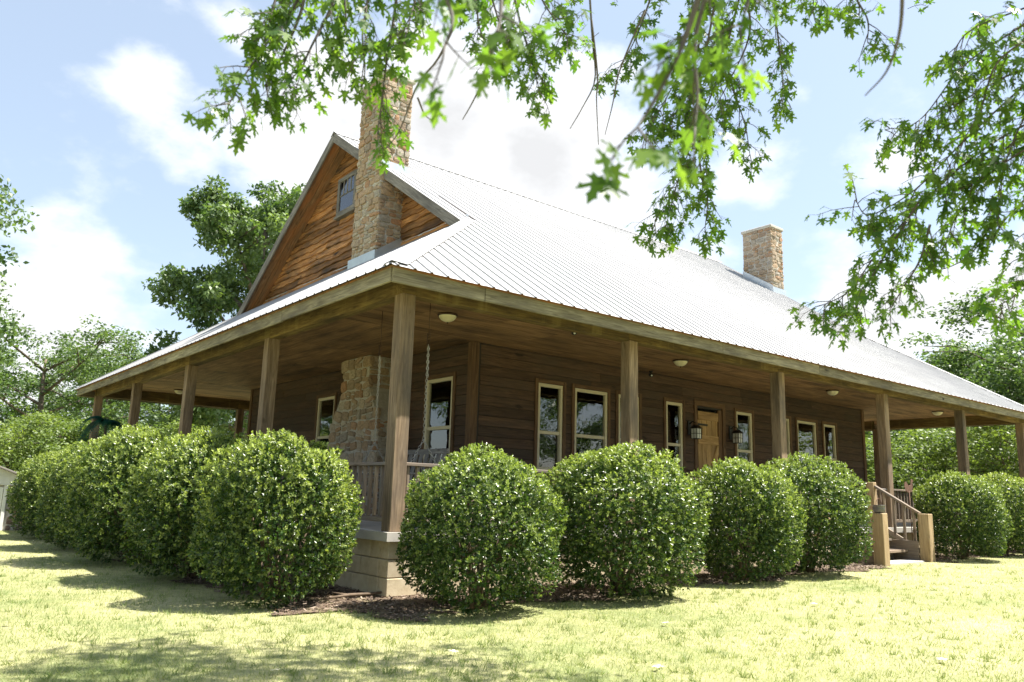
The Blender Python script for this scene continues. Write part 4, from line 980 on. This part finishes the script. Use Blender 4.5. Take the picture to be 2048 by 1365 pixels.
# hanging branches: (pixel x, y) with distance in metres, from leaf size in the photograph
SPR=[([(640,-90),(590,10),(540,80),(490,150),(455,215)],4.3,3.7,1.0),([(700,-90),(660,20),(615,110),(590,185)],4.2,3.8,1.0),([(560,-90),(555,-20),(540,40),(525,90)],4.4,4.0,.9),([(620,-60),(600,30),(560,120),(530,170)],4.2,3.9,.8),
([(800,-90),(790,20),(775,110),(765,190),(755,265)],4.3,3.9,1.0),([(740,-90),(735,0),(725,70),(730,130)],4.3,3.9,.8),([(850,-90),(830,0),(815,60)],4.4,4.0,.6),([(690,-60),(690,0),(690,60),(660,95)],4.4,4.1,.7),
([(960,-90),(985,0),(1010,70),(1060,120),(1080,185)],4.8,4.3,.9),([(1060,-90),(1080,-10),(1110,40),(1135,75)],4.9,4.5,.9),([(1010,-90),(1030,0),(1050,80),(1070,130)],4.7,4.4,.8),([(930,-80),(950,0),(960,60),(975,110)],4.7,4.4,.7),
([(890,-160),(885,-40),(905,40),(890,90)],2.3,2.0,.5),([(980,-140),(1000,-30),(1000,40),(985,85)],2.4,2.1,.5),
([(1500,-90),(1470,30),(1440,140),(1400,250),(1360,350),(1330,460)],6.2,5.4,1.3),([(1420,-90),(1390,40),(1360,140),(1320,220),(1290,270)],6.0,5.4,1.2),([(1540,-90),(1550,20),(1560,110),(1570,195)],6.0,5.5,1.1),([(1330,-90),(1300,0),(1270,80),(1235,140)],6.0,5.6,1.0),
([(1450,120),(1470,190),(1490,250),(1500,310)],5.8,5.4,.9),([(1400,250),(1400,330),(1415,390),(1410,460)],5.7,5.4,1.0),([(1380,200),(1370,290),(1350,380),(1310,440)],5.7,5.3,1.1),([(1480,-60),(1500,60),(1460,160),(1420,230)],5.9,5.5,1.2),([(1380,-60),(1400,60),(1380,160),(1340,250)],5.9,5.5,1.2),([(1440,-60),(1420,60),(1400,150),(1390,220)],5.7,5.3,1.2),
([(1450,-200),(1420,-40),(1390,80),(1395,190),(1390,255)],2.5,2.2,.55),([(1420,-80),(1365,90),(1315,190),(1275,255)],2.1,1.8,.35),([(1520,-160),(1500,-20),(1480,60)],2.6,2.3,.5),
([(1690,-90),(1710,-10),(1735,40),(1735,85)],5.2,4.9,.8),([(1600,-90),(1620,-40),(1635,5)],5.2,5.0,.6),
([(2180,-60),(2060,40),(1930,130),(1840,240),(1770,260)],5.4,4.9,1.2),([(2180,60),(2050,170),(1930,280),(1830,380),(1740,430),(1710,400)],5.4,4.9,1.3),([(2150,200),(1980,290),(1850,400),(1760,500),(1700,580),(1650,610)],5.3,4.8,1.3),([(1840,400),(1790,480),(1740,560),(1700,640)],5.0,4.8,1.0),
([(1860,450),(1840,520),(1810,570),(1780,620)],5.0,4.8,.7),([(2180,150),(2080,240),(1990,320),(1920,420),(1890,490)],5.4,5.,1.2),([(2160,300),(2070,380),(2010,440),(1985,480)],5.3,5.0,1.1),([(2160,-20),(2040,20),(1930,70),(1900,150)],5.5,5.1,1.2),([(2160,100),(2020,150),(1900,220),(1830,290)],5.3,5.0,1.3),([(2180,420),(2080,520),(2030,590),(2000,610)],5.2,5.0,.8),([(2120,40),(2000,120),(1960,220),(1900,330)],5.2,4.9,1.3),([(2160,250),(2050,300),(1960,360),(1890,390)],5.2,5.,1.2),([(2140,160),(2060,220),(2010,330),(2000,420)],5.3,5.,1.1),([(2150,360),(2090,430),(2060,480),(2048,520)],5.1,5.,1.)]
BARE=[([(905,60),(875,120),(835,170),(800,260),(770,300)],3.8),([(835,195),(850,230),(870,245)],3.8),([(985,80),(965,160),(945,205),(925,240)],4.2),([(1178,-30),(1185,80),(1190,160),(1165,215),(1140,258)],4.5),([(1183,40),(1195,150),(1193,200),(1197,290)],4.5),([(1290,20),(1240,140),(1225,210),(1210,270)],5.),([(1806,-40),(1800,60),(1775,140),(1730,192)],2.6),([(1990,440),(1940,510),(1880,540),(1830,535)],5.)]
Lp=[];La=[];Ln=[];Ls=[];TW=[]
def smooth_path(pts,d0,d1,n):
    k=np.array(pts,float); t=np.linspace(0,len(k)-1,n); i=np.clip(t.astype(int),0,len(k)-2); f=(t-i)[:,None]
    km=np.vstack([2*k[0]-k[1],k,2*k[-1]-k[-2]]); p0,p1,p2,p3=km[i],km[i+1],km[i+2],km[i+3]
    q=.5*((2*p1)+(-p0+p2)*f+(2*p0-5*p1+4*p2-p3)*f**2+(-p0+3*p1-3*p2+p3)*f**3)
    return np.array([pix(a,b,d0+(d1-d0)*s) for (a,b),s in zip(q,np.linspace(0,1,n))])
def sprig(base,dirn,L,nl,flat=False):
    p=[base]; d=np.array(dirn,float)
    for k in range(3): d=d+np.array([0,0,-.28])+rng.normal(0,.12,3); d/=np.linalg.norm(d); p.append(p[-1]+d*L/3)
    TW.append((p,[.0035,.0028,.002,.0014]))
    for k in range(nl):
        t=.25+.75*(k+rng.random())/nl; i=min(2,int(t*3)); b=p[i]+(p[i+1]-p[i])*(t*3-i)
        s=rng.normal(size=3); s-=d*np.dot(s,d); s/=np.linalg.norm(s); pd=s*.8+d*.5+np.array([0,0,-.25]); pd/=np.linalg.norm(pd)
        pl=rng.uniform(.03,.06); TW.append(([b,b+pd*pl],[.0012,.001])); 
        Lp.append(b+pd*pl); a=(pd*[1,1,.3]+rng.normal(0,.2,3)) if flat else pd*.6+np.array([0,0,-.75])+rng.normal(0,.3,3); La.append(a); Ln.append(np.array([0,0,1.])+s*.5+rng.normal(0,.45,3)); Ls.append(rng.uniform(.042,.078))
for pts,d0,d1,wdt in SPR:
    n=26; P=smooth_path(pts,d0,d1,n); plen=np.sum(np.linalg.norm(np.diff(P,axis=0),axis=1))
    TW.append((list(P),list(np.linspace(.009,.0025,n))))
    m=int(plen*(20 if d1>3 else 8))
    for k in range(m):
        t=(k+rng.random())/m; i=min(n-2,int(t*(n-1))); b=P[i]+(P[i+1]-P[i])*(t*(n-1)-i); tg=P[min(i+1,n-1)]-P[i]; tg/=np.linalg.norm(tg)
        s=rng.normal(size=3); s-=tg*np.dot(s,tg); s/=np.linalg.norm(s); sprig(b,s*.9+tg*.6,rng.uniform(.08,.22)*wdt**.5,int(rng.integers(4,8)))
    sprig(P[-1],P[-1]-P[-2],.12,5)
for pts,d in BARE: P=smooth_path(pts,d,d,14); TW.append((list(P),list(np.linspace(.006,.0022,14))))
# crown above and behind the camera: throws the dappled shade on the near lawn
def shade_pt(px,py,h):
    v=_f+(px-1024)/FPX*_r-(py-682.5)/FPX*_u; g=CAM+v*(-.74-CAM[2])/v[2]; return g+SUN*h/SUN[2]
for (px,py,rad,cnt) in ((60,1345,.5,5),(180,1330,.5,6),(300,1325,.5,6),(420,1335,.55,7),(350,1300,.3,2),(520,1340,.45,6),(620,1350,.4,4),(700,1345,.4,4),(800,1330,.4,5),(880,1318,.3,2),(960,1350,.4,3),(1040,1365,.25,2),(100,1400,.8,14),(400,1420,.8,14),(700,1420,.8,12),(1000,1430,.7,10),(1300,1430,.6,8),(500,1500,1.,16),(1000,1520,1.,16)):
    for k in range(cnt):
        h=rng.uniform(6.0,7.4); b=shade_pt(px,py,h)+rng.normal(0,rad*.5,3)*[1,1,.4]
        for q in range(8): sprig(b+rng.normal(0,.24,3),rng.normal(size=3)*[1,1,.4],rng.uniform(.2,.4),7,True)
for k in range(190):
    a=rng.uniform(0,6.28); q=3.2*math.sqrt(rng.random()); b=np.array([.4+q*math.cos(a),-10.4+q*math.sin(a)*.7,rng.uniform(4.6,8.4)])
    for _ in range(2): sprig(b+rng.normal(0,.2,3),rng.normal(size=3),rng.uniform(.2,.4),7)
Lp=np.array(Lp);La=np.array(La);Ln=np.array(Ln);Ls=np.array(Ls)
dist=np.linalg.norm(Lp-CAM,axis=1); rel=Lp-CAM; zz=rel@_f; u_=rel@_r/zz*FPX+1024; v_=682.5-rel@_u/zz*FPX
vis=(zz>0)&(u_>-20)&(u_<2068)&(v_>-20)&(v_<1380); score=np.where(vis,Ls/dist,0); order=np.argsort(-score); near=order[:300]; rest=order[300:]
tint=np.clip(rng.normal(.45,.28,len(Lp)),0,1)
def lm(idx,org): return leaf_mesh('leaf',Lp[idx]-org,La[idx],Ln[idx],Ls[idx],MAPLE,tint[idx])
o=mobj('leaves',lm(rest,mo),'maple',mt); o['kind']='stuff'
one=[]
for tv in (.15,.4,.65,.9):
    one.append(leaf_mesh('leaf',np.zeros((1,3)),np.array([[0,1.,0]]),np.array([[0,0,1.]]),np.ones(1),MAPLE,np.array([tv])))
for i in near:
    a=La[i]/np.linalg.norm(La[i]); nn=Ln[i]-a*np.dot(Ln[i],a); nn/=np.linalg.norm(nn); c=np.cross(a,nn); s=Ls[i]; p=Lp[i]-mo
    m=Matrix(((c[0]*s,a[0]*s,nn[0]*s,p[0]),(c[1]*s,a[1]*s,nn[1]*s,p[1]),(c[2]*s,a[2]*s,nn[2]*s,p[2]),(0,0,0,1)))
    mobj('leaf',one[min(3,int(tint[i]*4))],'maple',mt,m)
TWm=tubes_mesh('twigs',[([np.array(q)-mo for q in p],r) for p,r in TW],4); o=mobj('twigs',TWm,'twig',mt); o['kind']='stuff'
gm=float(gz(.6,-10.2))
mobj('trunk',tubes_mesh('trunk',[([(0,0,-.3),(0,0,.5),(.05,.05,2.2),(0,.1,4.),(-.1,.2,7),(0,.3,9.5)],[.40,.30,.25,.21,.12,.04])],14),'bark',mt)
LB_=[]
def limb(a,b,r0,sag=.4):
    a=np.array(a);b=np.array(b); mid=(a+b)/2+[0,0,sag]; LB_.append(([a,mid*.5+a*.5+[0,0,sag*.2],mid,mid*.5+b*.5+[0,0,sag*.15],b],list(np.linspace(r0,.012,5))))
for px,py,d in ((640,-90,4.3),(800,-90,4.4),(960,-90,4.8),(1420,-90,6.),(1520,-90,6.2),(1690,-90,5.2),(2180,-60,5.4),(2180,60,5.4),(2150,200,5.3),(2180,420,5.2),(1450,-200,2.5),(890,-160,2.3)): limb((0,.1,3.2+rng.random()*2),pix(px,py,d)-mo,.04,.9)
for px,py in ((300,1360),(900,1400),(600,1450),(1000,1520)): limb((0,.15,4.5),shade_pt(px,py,6.2)-mo,.08,.3)
mobj('limb',tubes_mesh('limb',LB_,8),'bark',mt)
# ------------------------------------------------------------------ small litter on the lawn
for k,(px,py) in enumerate(((8,1252),(412,1252),(540,1352),(1325,1252),(1310,1335),(1885,1325),(1630,1222),(905,1310))):
    v=_f+(px-1024)/FPX*_r-(py-682.5)/FPX*_u; g=CAM+v*(-.715-CAM[2])/v[2]; z=float(gz(g[0],g[1]))
    me=leaf_mesh('fallen_leaf',np.array([[0,0,0.]]),np.array([[1,.3*k-1,.1]]),np.array([[.2,.1,1.]]),np.array([.075]),MAPLE,np.array([.9])); o=mobj('fallen_leaf',me,'curtain',None,Matrix.Translation((g[0],g[1],z+.035))); tag(o,'dry pale fallen leaf lying on the sunny lawn','leaf','fallen leaves on the lawn')
v=_f+(715-1024)/FPX*_r-(1197-682.5)/FPX*_u; g=CAM+v*(-.70-CAM[2])/v[2]
tag(mobj('fallen_stick',tubes_mesh('stick',[([(-.45,-.1,.05),(-.1,0,.06),(.2,.06,.05),(.5,.05,.07)],[.012,.018,.016,.01]),([(-.1,0,.06),(-.25,.12,.08)],[.012,.006])],7),'stem',None,Matrix.Translation((g[0],g[1],float(gz(g[0],g[1]))))),'broken grey brown stick lying beside the block pier','stick')
